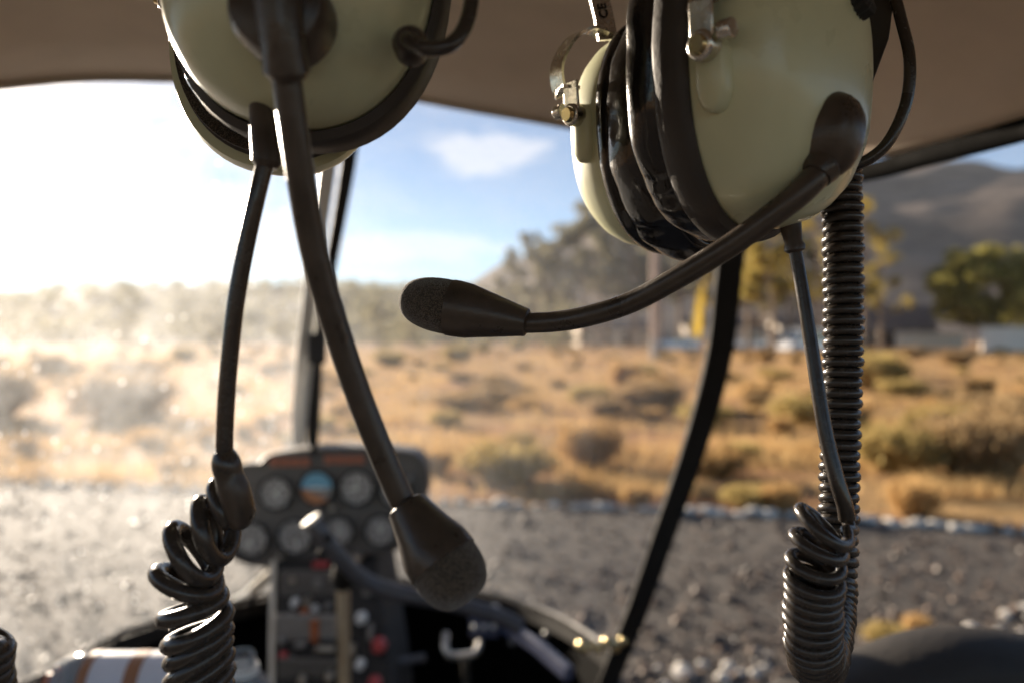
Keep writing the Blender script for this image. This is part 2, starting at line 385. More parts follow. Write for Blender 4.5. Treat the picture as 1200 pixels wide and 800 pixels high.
# hills: profile of (azimuth, ridge elevation in degrees)
def hill(name, prof, r0, r1, rough, m, az0, az1, na=160, label=None):
    def ridge(a):
        if a <= prof[0][0]: return prof[0][1]
        for (a0, e0), (a1, e1) in zip(prof, prof[1:]):
            if a <= a1: t = (a - a0) / (a1 - a0); t = t * t * (3 - 2 * t); return e0 + (e1 - e0) * t
        return prof[-1][1]
    def hf(x, y):
        r = math.hypot(x, y); a = math.degrees(math.atan2(x, y)); t = min(1, max(0, (r - r0) / (r1 - r0)))
        H = CAM_H + r1 * math.tan(R(ridge(a)))
        s = t * t * (3 - 2 * t) if r <= r1 else 1 - .4 * min(1, (r - r1) / (r1 * .5))
        n = mnoise.fractal(Vector((x / rough, y / rough, 2.1)), 1.0, 2.0, 6)
        return .9 + (H - .9) * (s * .93 + .10 * n * s) - (1 - min(1, t * 30)) * 3
    rr = [r0 + (r1 - r0) * (k / 40) for k in range(41)] + [r1 * (1 + .06 * k) for k in range(1, 6)]
    o = polar_sheet(rr, az0, az1, na, hf).build(name, m, origin=(0, 0, 0)); tag(o, kind='structure'); return hf
def px_az(u): return math.degrees(math.atan((u - 600) / FPX))
def px_el(u, v): return math.degrees(math.atan((400 - v) / FPX * math.cos(math.atan((u - 600) / FPX))))
M['hill'] = mat('scrub_hillside', (.075, .062, .058), .95, var=.3, vscale=.025, bump=.9, bscale=.06, c2=(.24, .185, .15), detail=10, spec=.1)
M['hill2'] = mat('wooded_hillside', (.06, .06, .04), .95, var=.3, vscale=.05, bump=.9, bscale=.1, c2=(.16, .14, .09), detail=10, spec=.1)
pr = [(px_az(u), px_el(u, v)) for u, v in ((440, 420), (540, 330), (600, 303), (660, 275), (740, 245), (850, 222), (960, 207), (1080, 197), (1140, 194), (1200, 190), (1500, 205))] + [(60, 8), (80, 3), (92, 0)]
hill('hill', pr, 260, 800, 130, M['hill'], -12, 92)
pl = [(-80, 1)] + [(px_az(u), px_el(u, v)) for u, v in ((-200, 350), (0, 348), (120, 338), (250, 333), (400, 335), (520, 336), (640, 355), (760, 398))]
hill_left = hill('wooded_ridge', pl, 140, 420, 60, M['hill2'], -80, 12)
tag(bpy.data.objects['hill'], kind='structure')

# ================================================================== vegetation
def leaf_mat(name, c, c2, tr=.35):
    m = bpy.data.materials.new(name); m.use_nodes = True; N, L = m.node_tree.nodes, m.node_tree.links; N.clear()
    out = N.new('ShaderNodeOutputMaterial'); tc = N.new('ShaderNodeTexCoord'); n = N.new('ShaderNodeTexNoise'); n.inputs['Scale'].default_value = 1.7; n.inputs['Detail'].default_value = 4
    L.new(tc.outputs['Object'], n.inputs['Vector']); r = N.new('ShaderNodeValToRGB'); L.new(n.outputs['Fac'], r.inputs[0])
    r.color_ramp.elements[0].position = .35; r.color_ramp.elements[0].color = (*c, 1); r.color_ramp.elements[1].position = .65; r.color_ramp.elements[1].color = (*c2, 1)
    d = N.new('ShaderNodeBsdfDiffuse'); t = N.new('ShaderNodeBsdfTranslucent'); mx = N.new('ShaderNodeMixShader'); mx.inputs[0].default_value = tr
    L.new(r.outputs[0], d.inputs[0]); L.new(r.outputs[0], t.inputs[0]); L.new(d.outputs[0], mx.inputs[1]); L.new(t.outputs[0], mx.inputs[2]); L.new(mx.outputs[0], out.inputs[0])
    return m
M['gum'] = leaf_mat('gum_leaves', (.17, .165, .11), (.36, .32, .19), .5)
M['gold'] = leaf_mat('sunlit_gold_leaves', (.26, .21, .06), (.58, .45, .14), .5)  # gum foliage with yellow sunlight mixed into the leaf colour
M['olive'] = leaf_mat('olive_leaves', (.12, .115, .035), (.50, .43, .12), .5)  # olive foliage, its lighter tone carries painted yellow sunlight
M['bark'] = mat('pale_bark', (.30, .22, .15), .9, var=.3, vscale=2, bump=.5, bscale=8)
M['dry'] = leaf_mat('dry_stems', (.46, .29, .12), (.66, .46, .22), .5)
M['sage'] = leaf_mat('sage_leaves', (.38, .29, .11), (.60, .46, .20), .5)
M['brush'] = leaf_mat('brown_twigs', (.30, .21, .11), (.55, .39, .21), .5)

def leaves_into(mb, centers, n, size):
    for _ in range(n):
        (cx, cy, cz), cr = random.choice(centers)
        while True:
            d = Vector((random.uniform(-1, 1), random.uniform(-1, 1), random.uniform(-1, 1)))
            if d.length < 1: break
        d = d.normalized() * (d.length ** .5) if d.length else d
        p = Vector((cx, cy, cz)) + Vector((d.x * cr, d.y * cr, d.z * cr * .75))
        a = Vector((random.gauss(0, 1), random.gauss(0, 1), random.gauss(0, .8))).normalized(); b = a.cross(Vector((random.gauss(0, 1), random.gauss(0, 1), random.gauss(0, 1)))).normalized()
        s = size * random.uniform(.6, 1.4)
        mb.add([p - a * s, p + b * s * .45, p + a * s, p - b * s * .45], [(0, 1, 2, 3)])
def tree_proto(name, H, W, clear, leafm, nclump, nleaf, leafsize, limbs=7, open_=.5, seed=1, dome=False):
    random.seed(seed)
    root = empty(name, (0, 0, 0)); tr = MB(); lean = random.uniform(-.04, .04)
    trunk = [Vector((0, 0, -.3)), Vector((lean * H, .1, H * .3)), Vector((-lean * H, 0, H * .6)), Vector((lean * H, 0, H * .88))]
    tp = catmull(trunk, 6); r0 = H * .020
    tr.tube(tp, [r0 * (1.15 - i / len(tp)) for i in range(len(tp))], 8); cent = []
    for k in range(limbs):
        z = H * (clear + (1 - clear) * (k + .3) / limbs * .85); an = k * 2.4 + random.uniform(-.4, .4); L = W / 2 * random.uniform(.55, 1) * (1 - .45 * (z / H - clear))
        a = Vector((0, 0, z - H * .06)); e = Vector((math.cos(an) * L, math.sin(an) * L, z + H * .07)); mid = a.lerp(e, .5) + Vector((0, 0, H * .012))
        tr.tube([a, mid, e], [r0 * .45, r0 * .28, r0 * .1], 6)
        for _ in range(nclump): cent.append((tuple(a.lerp(e, random.uniform(.45, 1.05)) + Vector((random.gauss(0, W * .05), random.gauss(0, W * .05), random.gauss(0, H * .025)))), W * random.uniform(.08, .17) * (1.2 - open_ * .5)))
    cent.append(((0, 0, H * .93), W * .13))
    if dome:
        cent = []
        for k in range(70):
            v = Vector((random.gauss(0, 1), random.gauss(0, 1), random.gauss(0, 1))).normalized() * random.uniform(.45, 1.0)
            cent.append(((v.x * W * .42, v.y * W * .42, H * .56 + v.z * H * .36 + (.04 * H if v.z > 0 else 0)), W * random.uniform(.07, .13)))
    lf = MB(); leaves_into(lf, cent, nleaf, leafsize)
    tr.build('trunk', M['bark'], root); lf.build('crown', leafm, root, smooth=False)
    return root
def place(o, u, d, rz, sc, label, cat, group=None, sz=None):
    x = (u - 600) / FPX * d; o.location = (x, d, gh(x, d) - .02); o.rotation_euler = (0, 0, rz); o.scale = (sc, sc, sz or sc)
    tag(o, label, cat, group)

t_gum = tree_proto('gum_tree', 15, 7.5, .30, M['gum'], 5, 4200, .30, 8, .6, 3)
t_gum2 = tree_proto('gum_tree', 15, 6, .38, M['gum'], 4, 3000, .30, 7, .8, 5)
t_gold = tree_proto('gum_tree', 10, 5.2, .32, M['gold'], 4, 2400, .22, 7, .8, 8)
t_spar = tree_proto('gum_tree', 12, 6, .3, M['gold'], 3, 1100, .22, 7, .9, 11)
used = set()
def plant_tree(proto, *a, **k):
    o = proto if proto.name not in used else copy_thing(proto); used.add(proto.name); place(o, *a, **k); return o
G1 = 'gum trees along the far side of the field'
trees = [
 (t_gum, 602, 132, .3, .93, 'hazy grey gum tree, first of the row beside the mic tip, below the ridge'),
 (t_gum2, 628, 124, 1.3, 1.05, 'thin grey gum tree rising just above the slope of the big hill'),
 (t_gum, 655, 118, 2.2, 1.08, 'full grey green gum tree left of the two tallest ones'),
 (t_gum, 683, 112, 3.4, 1.22, 'tallest grey gum tree, its top close to the left headset cup edge'),
 (t_gum2, 712, 115, .9, 1.15, 'narrow grey gum tree whose crown is cut by the pale green cup'),
 (t_gum, 742, 104, 4.4, 1.05, 'grey gum tree directly behind the wooden pole'),
 (t_gum2, 795, 108, 5.2, 1.02, 'tall gum tree standing behind the yellow banner'),
 (t_gold, 838, 86, 1.0, 1.2, 'golden sunlit tree touching the left side of the dark door post'),
 (t_gold, 876, 74, 2.0, 1.12, 'sunlit golden tree just right of the dark door post'),
 (t_gold, 902, 68, 3.1, 1.2, 'bright yellow tree with pale trunk left of the thin straight cable'),
 (t_spar, 925, 82, .5, 1.05, 'golden tree half hidden by the thin straight cable'),
 (t_spar, 958, 70, 4.0, 1.1, 'sparse yellow tree between the straight cable and the coiled cord'),
 (t_spar, 1012, 62, 2.6, .98, 'sparse open yellow tree right of the coiled cord, against the hill'),
 (t_gum, 770, 122, 2.9, 1.12, 'tall grey gum tree just right of the wooden pole, set back in the grove'),
 (t_gum2, 822, 120, 1.9, 1.1, 'grey gum tree behind the yellow banner and the door post'),
 (t_gum, 858, 112, 3.9, 1.02, 'dense gum tree hidden mostly behind the dark door post'),
 (t_gum, 892, 116, 5.0, .98, 'dense grey gum tree behind the golden trees'),
 (t_gum2, 935, 110, 2.4, .98, 'grey gum tree behind the straight cable'),
 (t_gum2, 980, 114, .2, .9, 'grey gum tree directly behind the coiled cord'),
 (t_gum2, 698, 100, 5.9, .95, 'lower gum tree in front of the tallest one'),
 (t_gum, 640, 104, 4.9, .8, 'short gum tree in front of the thin one'),
 (t_spar, 1032, 88, 5.6, .95, 'small thin tree beside the dark shed roof')]
for (p, u, d, rz, sc, lb) in trees: plant_tree(p, u, d, rz, sc * (1.15 if d > 100 else 1.05), lb, 'tree', G1)
t_big = tree_proto('round_tree', 10.2, 11.5, .12, M['olive'], 10, 9000, .32, 12, .05, 21, True)
place(t_big, 1158, 86, .6, 1.12, 'broad round olive green tree with sunlit left side at the foot of the hill', 'tree')
t_rb = tree_proto('round_tree', 6, 6.5, .1, M['olive'], 7, 3000, .24, 9, .1, 22, True)
place(t_rb, 1215, 78, .6, 1.0, 'smaller round tree at the edge beside the broad olive green one', 'tree')
t_l = tree_proto('bushy_tree', 5, 4.5, .1, M['gum'], 6, 1300, .2, 8, .1, 23)
bl = [(480, 95, 'low bushy tree under the ridge left of the mic tip'), (530, 88, 'low bushy tree directly below the mic foam'), (575, 99, 'bushy tree between the mic tip and the gum row'), (660, 84, 'bushy tree in front of the gum trunks'),
      (250, 90, 'glare washed bushy tree left of the hanging boom'), (330, 98, 'glare washed bushy tree between the boom and the straight cable'), (440, 84, 'glare washed bushy tree just right of the hanging boom'), (150, 96, 'glare washed bushy tree near the sun')]
for i, (u, d, lb) in enumerate(bl):
    o = t_l if i == 0 else copy_thing(t_l); place(o, u, d, i * 1.1, random.uniform(.8, 1.2), lb, 'tree', 'bushy trees at the field edge')

# far wood on the left ridge: one mass
random.seed(31); fw = MB(); cents = []
for _ in range(900):
    a = R(random.uniform(-60, 8)); r = random.uniform(150, 425); x, y = r * math.sin(a), r * math.cos(a)
    cents.append(((x, y, hill_left(x, y) + 1.6), random.uniform(1.8, 4.2)))
leaves_into(fw, cents, 30000, .75)
tag(fw.build('distant_wood', M['gum'], smooth=False, origin=(0, 0, 0)), 'grey green woods and scrub covering the far ridge', 'woods', kind='stuff')

# shrubs: prototypes from fine blades
def shrub_proto(name, Rr, H, n, m, seed, up=.7):
    random.seed(seed); mb = MB()
    for _ in range(n):
        an = random.uniform(0, 6.283); q = random.random() ** .5 * .45 * Rr; b = Vector((math.cos(an) * q, math.sin(an) * q, 0))
        d = Vector((math.cos(an) * random.uniform(.1, 1) * Rr * .9, math.sin(an) * random.uniform(.1, 1) * Rr * .9, H * random.uniform(.5, 1.05) * up / .7))
        d.z *= 1 - .35 * (Vector((d.x, d.y)).length / Rr) ** 2
        p1 = b + d * .55 + Vector((random.gauss(0, .03), random.gauss(0, .03), H * .08)); p2 = b + d
        w = Vector((-math.sin(an + random.uniform(-1, 1)), math.cos(an + random.uniform(-1, 1)), 0)) * random.uniform(.006, .016) * (1 + Rr)
        mb.add([b - w * .5, b + w * .5, p1 + w, p1 - w, p2], [(0, 1, 2, 3), (3, 2, 4)])
        for _ in range(2):
            q0 = b.lerp(p2, random.uniform(.5, 1)); s = random.uniform(.02, .045) * (1 + Rr * .6); a2 = Vector((random.gauss(0, 1), random.gauss(0, 1), random.gauss(0, 1))).normalized(); b2 = a2.orthogonal().normalized()
            mb.add([q0 - a2 * s, q0 + b2 * s * .6, q0 + a2 * s, q0 - b2 * s * .6], [(0, 1, 2, 3)])
    o = mb.build(name, m, smooth=False, origin=(0, 0, 0)); return o
protos = [shrub_proto('shrub', .55, .5, 700, M['sage'], 41), shrub_proto('shrub', .5, .45, 600, M['dry'], 42), shrub_proto('shrub', .6, .4, 600, M['brush'], 43),
          shrub_proto('shrub', .45, .62, 650, M['dry'], 44, .8), shrub_proto('shrub', .8, .85, 1100, M['sage'], 45), shrub_proto('shrub', .8, .8, 1000, M['brush'], 46)]
pused = set()
def shrub(pi, x, y, s, label, group=None, cat='shrub'):
    o = protos[pi]
    if pi in pused: o = o.copy(); col.objects.link(o)
    pused.add(pi)
    o.location = (x, y, gh(x, y) - .02 + (.004 if y < 6 else 0)); o.rotation_euler = (0, 0, random.uniform(0, 6.28)); o.scale = (s, s, s * random.uniform(.85, 1.15)); tag(o, label, cat, group)
def gp(u, v):
    d = CAM_H * FPX / (v - 400)
    return (u - 600) / FPX * d, d
random.seed(51)
named = [(0, 592, 562, .85, 'yellow green shrub below the microphone, beyond the white stones'), (3, 690, 548, .8, 'dry shrub in the field left of the door post'),
 (1, 830, 556, .8, 'dry tufted shrub just right of the curved door post'), (0, 878, 592, .42, 'small green yellow tuft at the stone row left of the straight cable'),
 (3, 915, 597, .36, 'tiny yellow tuft touching the stone row beside the coil top'), (3, 745, 592, .30, 'small yellow tuft behind the stones left of the post'), (3, 1070, 602, .48, 'bright yellow tuft at the stones right of the coiled cord'),
 (4, 1060, 552, .7, 'large sage bush right of the coiled cord'), (5, 1150, 556, .85, 'big dark brown bush casting the widest shadow at the right'), (4, 1110, 520, .75, 'sage bush behind the big dark one'),
 (5, 1200, 530, .85, 'large brown bush cut by the right edge'), (0, 1040, 752, .2, 'low green tuft growing in the gravel near the inner white stones'), (3, 1075, 742, .15, 'small dry tuft in the gravel beside the green one')]
for (pi, u, v, s, lb) in named:
    x, y = gp(u, v); shrub(pi, x, y, s, lb)
def line_y(x):
    for (x0, y0), (x1, y1) in zip(sl, sl[1:]):
        if x0 <= x <= x1: return y0 + (y1 - y0) * (x - x0) / (x1 - x0 + 1e-9)
    return 8
cnt = 0; taken = [gp(u, v) for _, u, v, _, _ in named]
while cnt < 255:
    d = 8.2 * (95 / 8.2) ** random.random(); u = random.uniform(-60, 1260); x = (u - 600) / FPX * d
    if d < line_y(x) + .8: continue
    if any((x - a) ** 2 + (d - b) ** 2 < (.5 + d * .02) ** 2 for a, b in taken): continue
    taken.append((x, d)); s_near = d < 13; s = random.choice((.3, .4, .5, .7, .95)) * random.uniform(.8, 1.15) * (1 + .004 * d)
    pi = random.choices(range(6), (3, 4, 3, 3, 2, 2))[0]
    if s_near: s = min(s, .42); pi = min(pi, 3)
    what = ['low sage green shrub', 'low straw shrub', 'low brown twiggy shrub', 'upright straw tuft', 'tall sage bush', 'tall brown twiggy bush'][pi]
    far = 'just beyond the white stones' if d < 12 else 'in the near field' if d < 20 else 'mid field' if d < 38 else 'at the far side of the field'
    side = next(t for lim, t in ((130, 'in the sun glare'), (250, 'left of the hanging cable'), (380, 'behind the hanging cables'), (480, 'right of the hanging boom'), (590, 'under the microphone foam'), (690, 'under the bare boom tube'),
        (800, 'below the utility pole'), (900, 'by the dark door post'), (1000, 'behind the coiled cord'), (1090, 'right of the coiled cord'), (9999, 'below the round olive tree')) if u < lim)
    shrub(pi, x, d, s, f'{what} {far}, {side}', 'shrubs scattered over the dry field'); cnt += 1

# dry grass cover: stuff
random.seed(61); gr = MB()
for _ in range(80000):
    d = 7.3 * (70 / 7.3) ** (random.random() ** 1.1); u = random.uniform(-80, 1280); x = (u - 600) / FPX * d
    if d < line_y(x) + .15: continue
    if mnoise.noise(Vector((x * .45, d * .45, 9))) < .02 and random.random() < .9: continue
    z = gh(x, d); h = random.uniform(.05, .20) * (1 + d * .012); w = .006 * (1 + d * .05); an = random.uniform(0, 6.28); lx, ly = math.cos(an), math.sin(an)
    gr.add([(x - ly * w, d + lx * w, z), (x + ly * w, d - lx * w, z), (x + lx * h * .5, d + ly * h * .5, z + h)], [(0, 1, 2)])
tag(gr.build('dry_grass', M['dry'], smooth=False, origin=(0, 0, 0)), 'short golden dry grass covering the field', 'grass', kind='stuff')

# loose gravel: stuff
def rock_verts(r, seed, flat=.7):
    bm = bmesh.new(); bmesh.ops.create_icosphere(bm, subdivisions=1, radius=r)
    rnd = random.Random(seed)
    vs = [v.co * (1 + rnd.uniform(-.28, .22)) for v in bm.verts]; vs = [Vector((v.x, v.y, v.z * flat)) for v in vs]
    fs = [tuple(v.index for v in f.verts) for f in bm.faces]; bm.free(); return vs, fs
rocks = [rock_verts(1, k) for k in range(8)]
M['peb'] = mat('pebbles', (.04, .035, .031), .55, var=.4, vscale=9, c2=(.28, .18, .115), detail=3)
random.seed(71); pb = MB()
for _ in range(9000):
    d = 2.6 * (8.2 / 2.6) ** random.random(); u = random.uniform(-100, 1300); x = (u - 600) / FPX * d
    if d > line_y(x) + .6: continue
    r = random.uniform(.006, .016) if random.random() < .88 else random.uniform(.016, .036)
    vs, fs = random.choice(rocks); an = random.uniform(0, 6.28); c, s_ = math.cos(an), math.sin(an)
    pb.add([(x + (v.x * c - v.y * s_) * r, d + (v.x * s_ + v.y * c) * r, .004 + r * .35 + v.z * r) for v in vs], fs)
tag(pb.build('loose_gravel', M['peb'], smooth=False, origin=(0, 0, 0)), 'loose grey and rusty pebbles strewn over the apron', 'gravel', kind='stuff')

# white stones
M['wstone'] = mat('whitewashed_stone', (.42, .38, .33), .85, var=.12, vscale=14, bump=.6, bscale=40, c2=(.84, .78, .69))
random.seed(81)
def stone_mesh(seed):
    rnd = random.Random(seed); mb = MB(); bm = bmesh.new(); bmesh.ops.create_icosphere(bm, subdivisions=2, radius=1)
    sx, sy, sz = rnd.uniform(.8, 1.35), rnd.uniform(.7, 1), rnd.uniform(.38, .62)
    vs = []
    for v in bm.verts:
        n = 1 + .45 * mnoise.noise(v.co * 1.3 + Vector((seed, 0, 0))) + .22 * mnoise.noise(v.co * 3 + Vector((seed, 3, 0)))
        vs.append((v.co.x * sx * n, v.co.y * sy * n, max(v.co.z * sz * n, -.35)))
    mb.add(vs, [tuple(v.index for v in f.verts) for f in bm.faces]); bm.free(); return mb
stones = [stone_mesh(k).build('white_stone', M['wstone'], origin=(0, 0, 0), angle=60) for k in range(6)]
sused = set()
def put_stone(x, y, r, label, group):
    k = random.randrange(6); o = stones[k]
    if k in sused: o = o.copy(); col.objects.link(o)
    sused.add(k); o.location = (x, y, r * .3); o.scale = (r, r, r); o.rotation_euler = (0, 0, random.uniform(0, 6.28)); tag(o, label, 'stone', group)
def along(poly, step):
    pts = catmull(poly, 10); acc = 0; out = [pts[0]]
    for a, b in zip(pts, pts[1:]):
        L = math.hypot(b[0] - a[0], b[1] - a[1]); acc += L
        if acc > step: out.append(b); acc = 0
    return out
for x, y in along(STONE_LINE, .085):
    if -5.6 < x < 4.6:
        put_stone(x + random.gauss(0, .02), y + random.gauss(0, .035), random.uniform(.04, .085), 'whitewashed stone in the outer row between gravel and dry field', 'outer row of white stones')
for x, y in along(NEAR_LINE, .028):
    if -.2 < x < 3.2:
        put_stone(x + random.gauss(0, .02), y + random.gauss(0, .09), random.uniform(.015, .042), 'whitewashed stone in the inner band on the gravel nearest the helicopter', 'inner band of white stones')
for k in range(6):
    if k not in sused: bpy.data.objects.remove(stones[k])

# ================================================================== far things: pole, banner, cars, sheds
def ground_at(u, d): x = (u - 600) / FPX * d; return Vector((x, d, gh(x, d)))
M['wood'] = mat('weathered_wood', (.62, .46, .35), .85, var=.2, vscale=3, bump=.3, bscale=9)
b0 = ground_at(767, 50); pole = empty('utility_pole', b0)
MB().tube([b0 - Vector((0, 0, .3)), b0 + Vector((0, 0, 5)), b0 + Vector((.03, 0, 11.2))], [.26, .24, .20], 14).build('post', M['wood'], pole)
MB().tube([b0 - Vector((0, 0, .28)), b0 + Vector((0, 0, 1.25))], [.285, .275], 14).build('painted_base', M['wstone'], pole)
mb = MB().box(b0 + Vector((0, -.16, 10.4)), 2.2, .12, .14); mb.build('crossarm', M['wood'], pole, smooth=False)
for k in (-.9, -.3, .3, .9): MB().tube([b0 + Vector((k, -.16, 10.47)), b0 + Vector((k, -.16, 10.56)), b0 + Vector((k, -.16, 10.65))], [.05, .07, .03], 10).build('insulator', M['white'], pole)
tag(pole, 'pale wooden utility pole with a whitewashed foot', 'pole')

M['yellow'] = leaf_mat('yellow_cloth', (.80, .66, .12), (.88, .74, .18), .55)
b0 = ground_at(812, 66); ban = empty('yellow_banner', b0)
MB().tube([b0 - Vector((0, 0, .2)), b0 + Vector((.1, 0, 3)), b0 + Vector((.75, 0, 5.9))], [.04, .035, .02], 8).build('staff', M['alu'], ban)
rings = []
for k in range(14):
    t = k / 13; z = 1.35 + 4.5 * t; xx = .12 + .62 * max(0, (z - 2.2) / 3.7) ** 1.3; w = (1.05 - .75 * t) * (.55 + .45 * math.sin(min(1, t * 3) * 1.57))
    row = [b0 + Vector((xx + .02 + w * j / 5 - (.25 * w), .10 * math.sin(j * 1.6 + k * .5), z)) for j in range(6)]
    rings.append(row + [p + Vector((0, .012, 0)) for p in reversed(row)])
MB().loft(rings).build('cloth', M['yellow'], ban); tag(ban, 'narrow yellow banner on a leaning staff left of the dark door post', 'banner')

M['carwhite'] = mat('white_car_paint', (.88, .88, .88), .22, .1, var=.03, vscale=3, coat=.8)
M['carblue'] = mat('pale_blue_car_paint', (.30, .40, .55), .22, .3, var=.03, vscale=3, coat=.8)
M['carglass'] = mat('dark_car_glass', (.03, .04, .05), .05, .0, var=.05, vscale=3, coat=1)
M['tyre'] = mat('tyre_rubber', (.02, .02, .02), .8, vscale=30)
def make_car(u, d, yaw, paint, label, van=False):
    b0 = ground_at(u, d); root = empty('parked_van' if van else 'parked_car', b0)
    ca, sa = math.cos(yaw), math.sin(yaw); X = Vector((ca, sa, 0)); Y = Vector((-sa, ca, 0)); Z = Vector((0, 0, 1))
    def q(x, y, z): return b0 + X * x + Y * y + Z * z
    H = 1.95 if van else 1.45; L = 4.8 if van else 4.3
    lower = [(-L / 2, .35), (-L / 2, .75), (-L / 2 + .08, .92), (-L / 2 + .9, .98), (L / 2 - 1.0, .96), (L / 2 - .2, .82), (L / 2, .62), (L / 2, .32)]
    def prism(mb, prof, ys):
        rings = [[q(x, yy * (1 if z < .8 else inset), z) for x, z in prof] for yy, inset in ys]; mb.loft(rings)
    bd = MB(); prism(bd, lower, [(-.86, .98), (-.80, 1.0), (.80, 1.0), (.86, .98)])
    if van: up = [(-L / 2 + .03, .9), (-L / 2 + .12, H), (L / 2 - 1.3, H), (L / 2 - .75, .93)]
    else: up = [(-L / 2 + .35, .95), (-L / 2 + .85, H - .04), (-L / 2 + 1.4, H), (L / 2 - 1.95, H), (L / 2 - 1.15, .94)]
    prism(bd, up, [(-.74, 1), (.74, 1)])
    bd.build('body', paint, root, smooth=True, bevel=.05, angle=30)
    gl = MB()
    for s in (-1, 1):
        prof = [(x * .86 + .0, z) for x, z in up]; zs = [(x, .98 + (z - .9) * .78) for x, z in prof]
        a = [q(x, s * .742, z) for x, z in zs]; b = [q(x, s * .755, z) for x, z in zs]; gl.loft([a, b])
    gl.build('side_window', M['carglass'], root, smooth=False)
    ws = MB(); x1, z1 = up[-1]; x0, z0 = up[-2]
    for e in ((x0 + .08, z0 - .1, x1 + .02, z1 + .06),):
        ws.loft([[q(e[0], -.62, e[1]), q(e[2], -.68, e[3]), q(e[2], .68, e[3]), q(e[0], .62, e[1])], [q(e[0] + .03, -.62, e[1] + .02), q(e[2] + .03, -.68, e[3] + .02), q(e[2] + .03, .68, e[3] + .02), q(e[0] + .03, .62, e[1] + .02)]])
    ws.build('windscreen', M['carglass'], root, smooth=False)
    for sx in (-L / 2 + .8, L / 2 - .85):
        for s in (-1, 1): MB().tube([q(sx, s * .70, .32), q(sx, s * .89, .32)], .32, 18).build('wheel', M['tyre'], root)
    for s in (-1, 1): MB().box(q(L / 2 + .005, s * .6, .66), .03, .28, .14, X, Y, Z).build('headlight', M['white'], root, smooth=False)
    tag(root, label, 'van' if van else 'car', 'vehicles parked under the trees'); return root
make_car(792, 72, R(175), M['carblue'], 'pale blue car parked just right of the wooden pole')
make_car(880, 76, R(160), M['carwhite'], 'white car parked just right of the dark door post')
make_car(946, 66, R(200), M['carwhite'], 'white van parked behind the thin straight cable', True)

M['roofm'] = mat('brown_metal_roof', (.24, .17, .13), .5, .3, var=.15, vscale=2)
M['wallw'] = mat('pale_plaster', (.80, .70, .58), .9, var=.08, vscale=2, bump=.1)
M['walld'] = mat('dark_boards', (.10, .07, .05), .9, var=.2, vscale=2, bump=.2)
def building(u, d, w, dep, h, rh, yaw, wall, label, name, cat='building'):
    b0 = ground_at(u, d); root = empty(name, b0); ca, sa = math.cos(yaw), math.sin(yaw); X = Vector((ca, sa, 0)); Y = Vector((-sa, ca, 0)); Z = Vector((0, 0, 1))
    q = lambda x, y, z: b0 + X * x + Y * y + Z * z
    mb = MB(); mb.loft([[q(s * w / 2, -dep / 2, -.3), q(s * w / 2, dep / 2, -.3), q(s * w / 2, dep / 2, h), q(s * w / 2, 0, h + rh * .96), q(s * w / 2, -dep / 2, h)] for s in (-1, 1)]); mb.build('wall', wall, root, smooth=False)
    rf = MB(); e = .4
    for s in (-1, 1): rf.loft([[q(x, s * (dep / 2 + e), h - rh * e / dep * 2 + .02), q(x, 0, h + rh + .02), q(x, 0, h + rh + .12), q(x, s * (dep / 2 + e), h - rh * e / dep * 2 + .12)] for x in (-w / 2 - e, w / 2 + e)])
    rf.build('roof', M['roofm'], root, smooth=False)
    n = max(2, int(w / 3))
    for k in range(n):
        x = -w / 2 + w * (k + .5) / n
        if k == n // 2: MB().box(q(x, -dep / 2 - .02, 1.0), 1.0, .06, 2.0, X, Y, Z).build('door', M['walld'] if wall != M['walld'] else M['wood'], root, smooth=False)
        else:
            f = MB().box(q(x, -dep / 2 - .02, h * .58), 1.0, .06, 1.0, X, Y, Z).build('window', M['white'], root, smooth=False)
            MB().box(q(x, -dep / 2 - .055, h * .58), .84, .02, .84, X, Y, Z).build('pane', M['carglass'], f, smooth=False)
    tag(root, label, cat)
building(1042, 96, 8.5, 5, 2.3, 2.6, R(-8), M['walld'], 'dark boarded shed with steep shiny metal roof right of the coiled cord', 'shed', 'shed')
building(718, 128, 12, 6, 2.6, 1.4, R(6), M['wallw'], 'long low pale house behind the trunks left of the pole', 'low_house')
building(845, 118, 11, 6, 2.8, 1.4, R(-5), M['wallw'], 'low pale house behind the cars, crossed by the door post', 'low_house')
building(925, 112, 6, 5, 2.8, 1.3, R(12), M['wallw'], 'small pale cottage behind the straight cable', 'cottage')
b0 = ground_at(1190, 74); wl_ = MB(); wl_.box(b0 + Vector((-.3, 0, .9)), 5.8, .3, 2.4); wl_.box(b0 + Vector((-.3, 0, 2.14)), 6.0, .42, .1)
tag(wl_.build('garden_wall', M['wallw'], smooth=False, bevel=.02), 'pale plastered wall under the broad olive tree', 'wall')
b0 = ground_at(1090, 92); wl_ = MB(); wl_.box(b0 + Vector((0, 0, .7)), 8, .3, 1.9); wl_.box(b0 + Vector((0, 0, 1.69)), 8.2, .42, .09)
tag(wl_.build('garden_wall', M['wallw'], smooth=False, bevel=.02), 'low pale wall between the shed and the olive tree', 'wall')

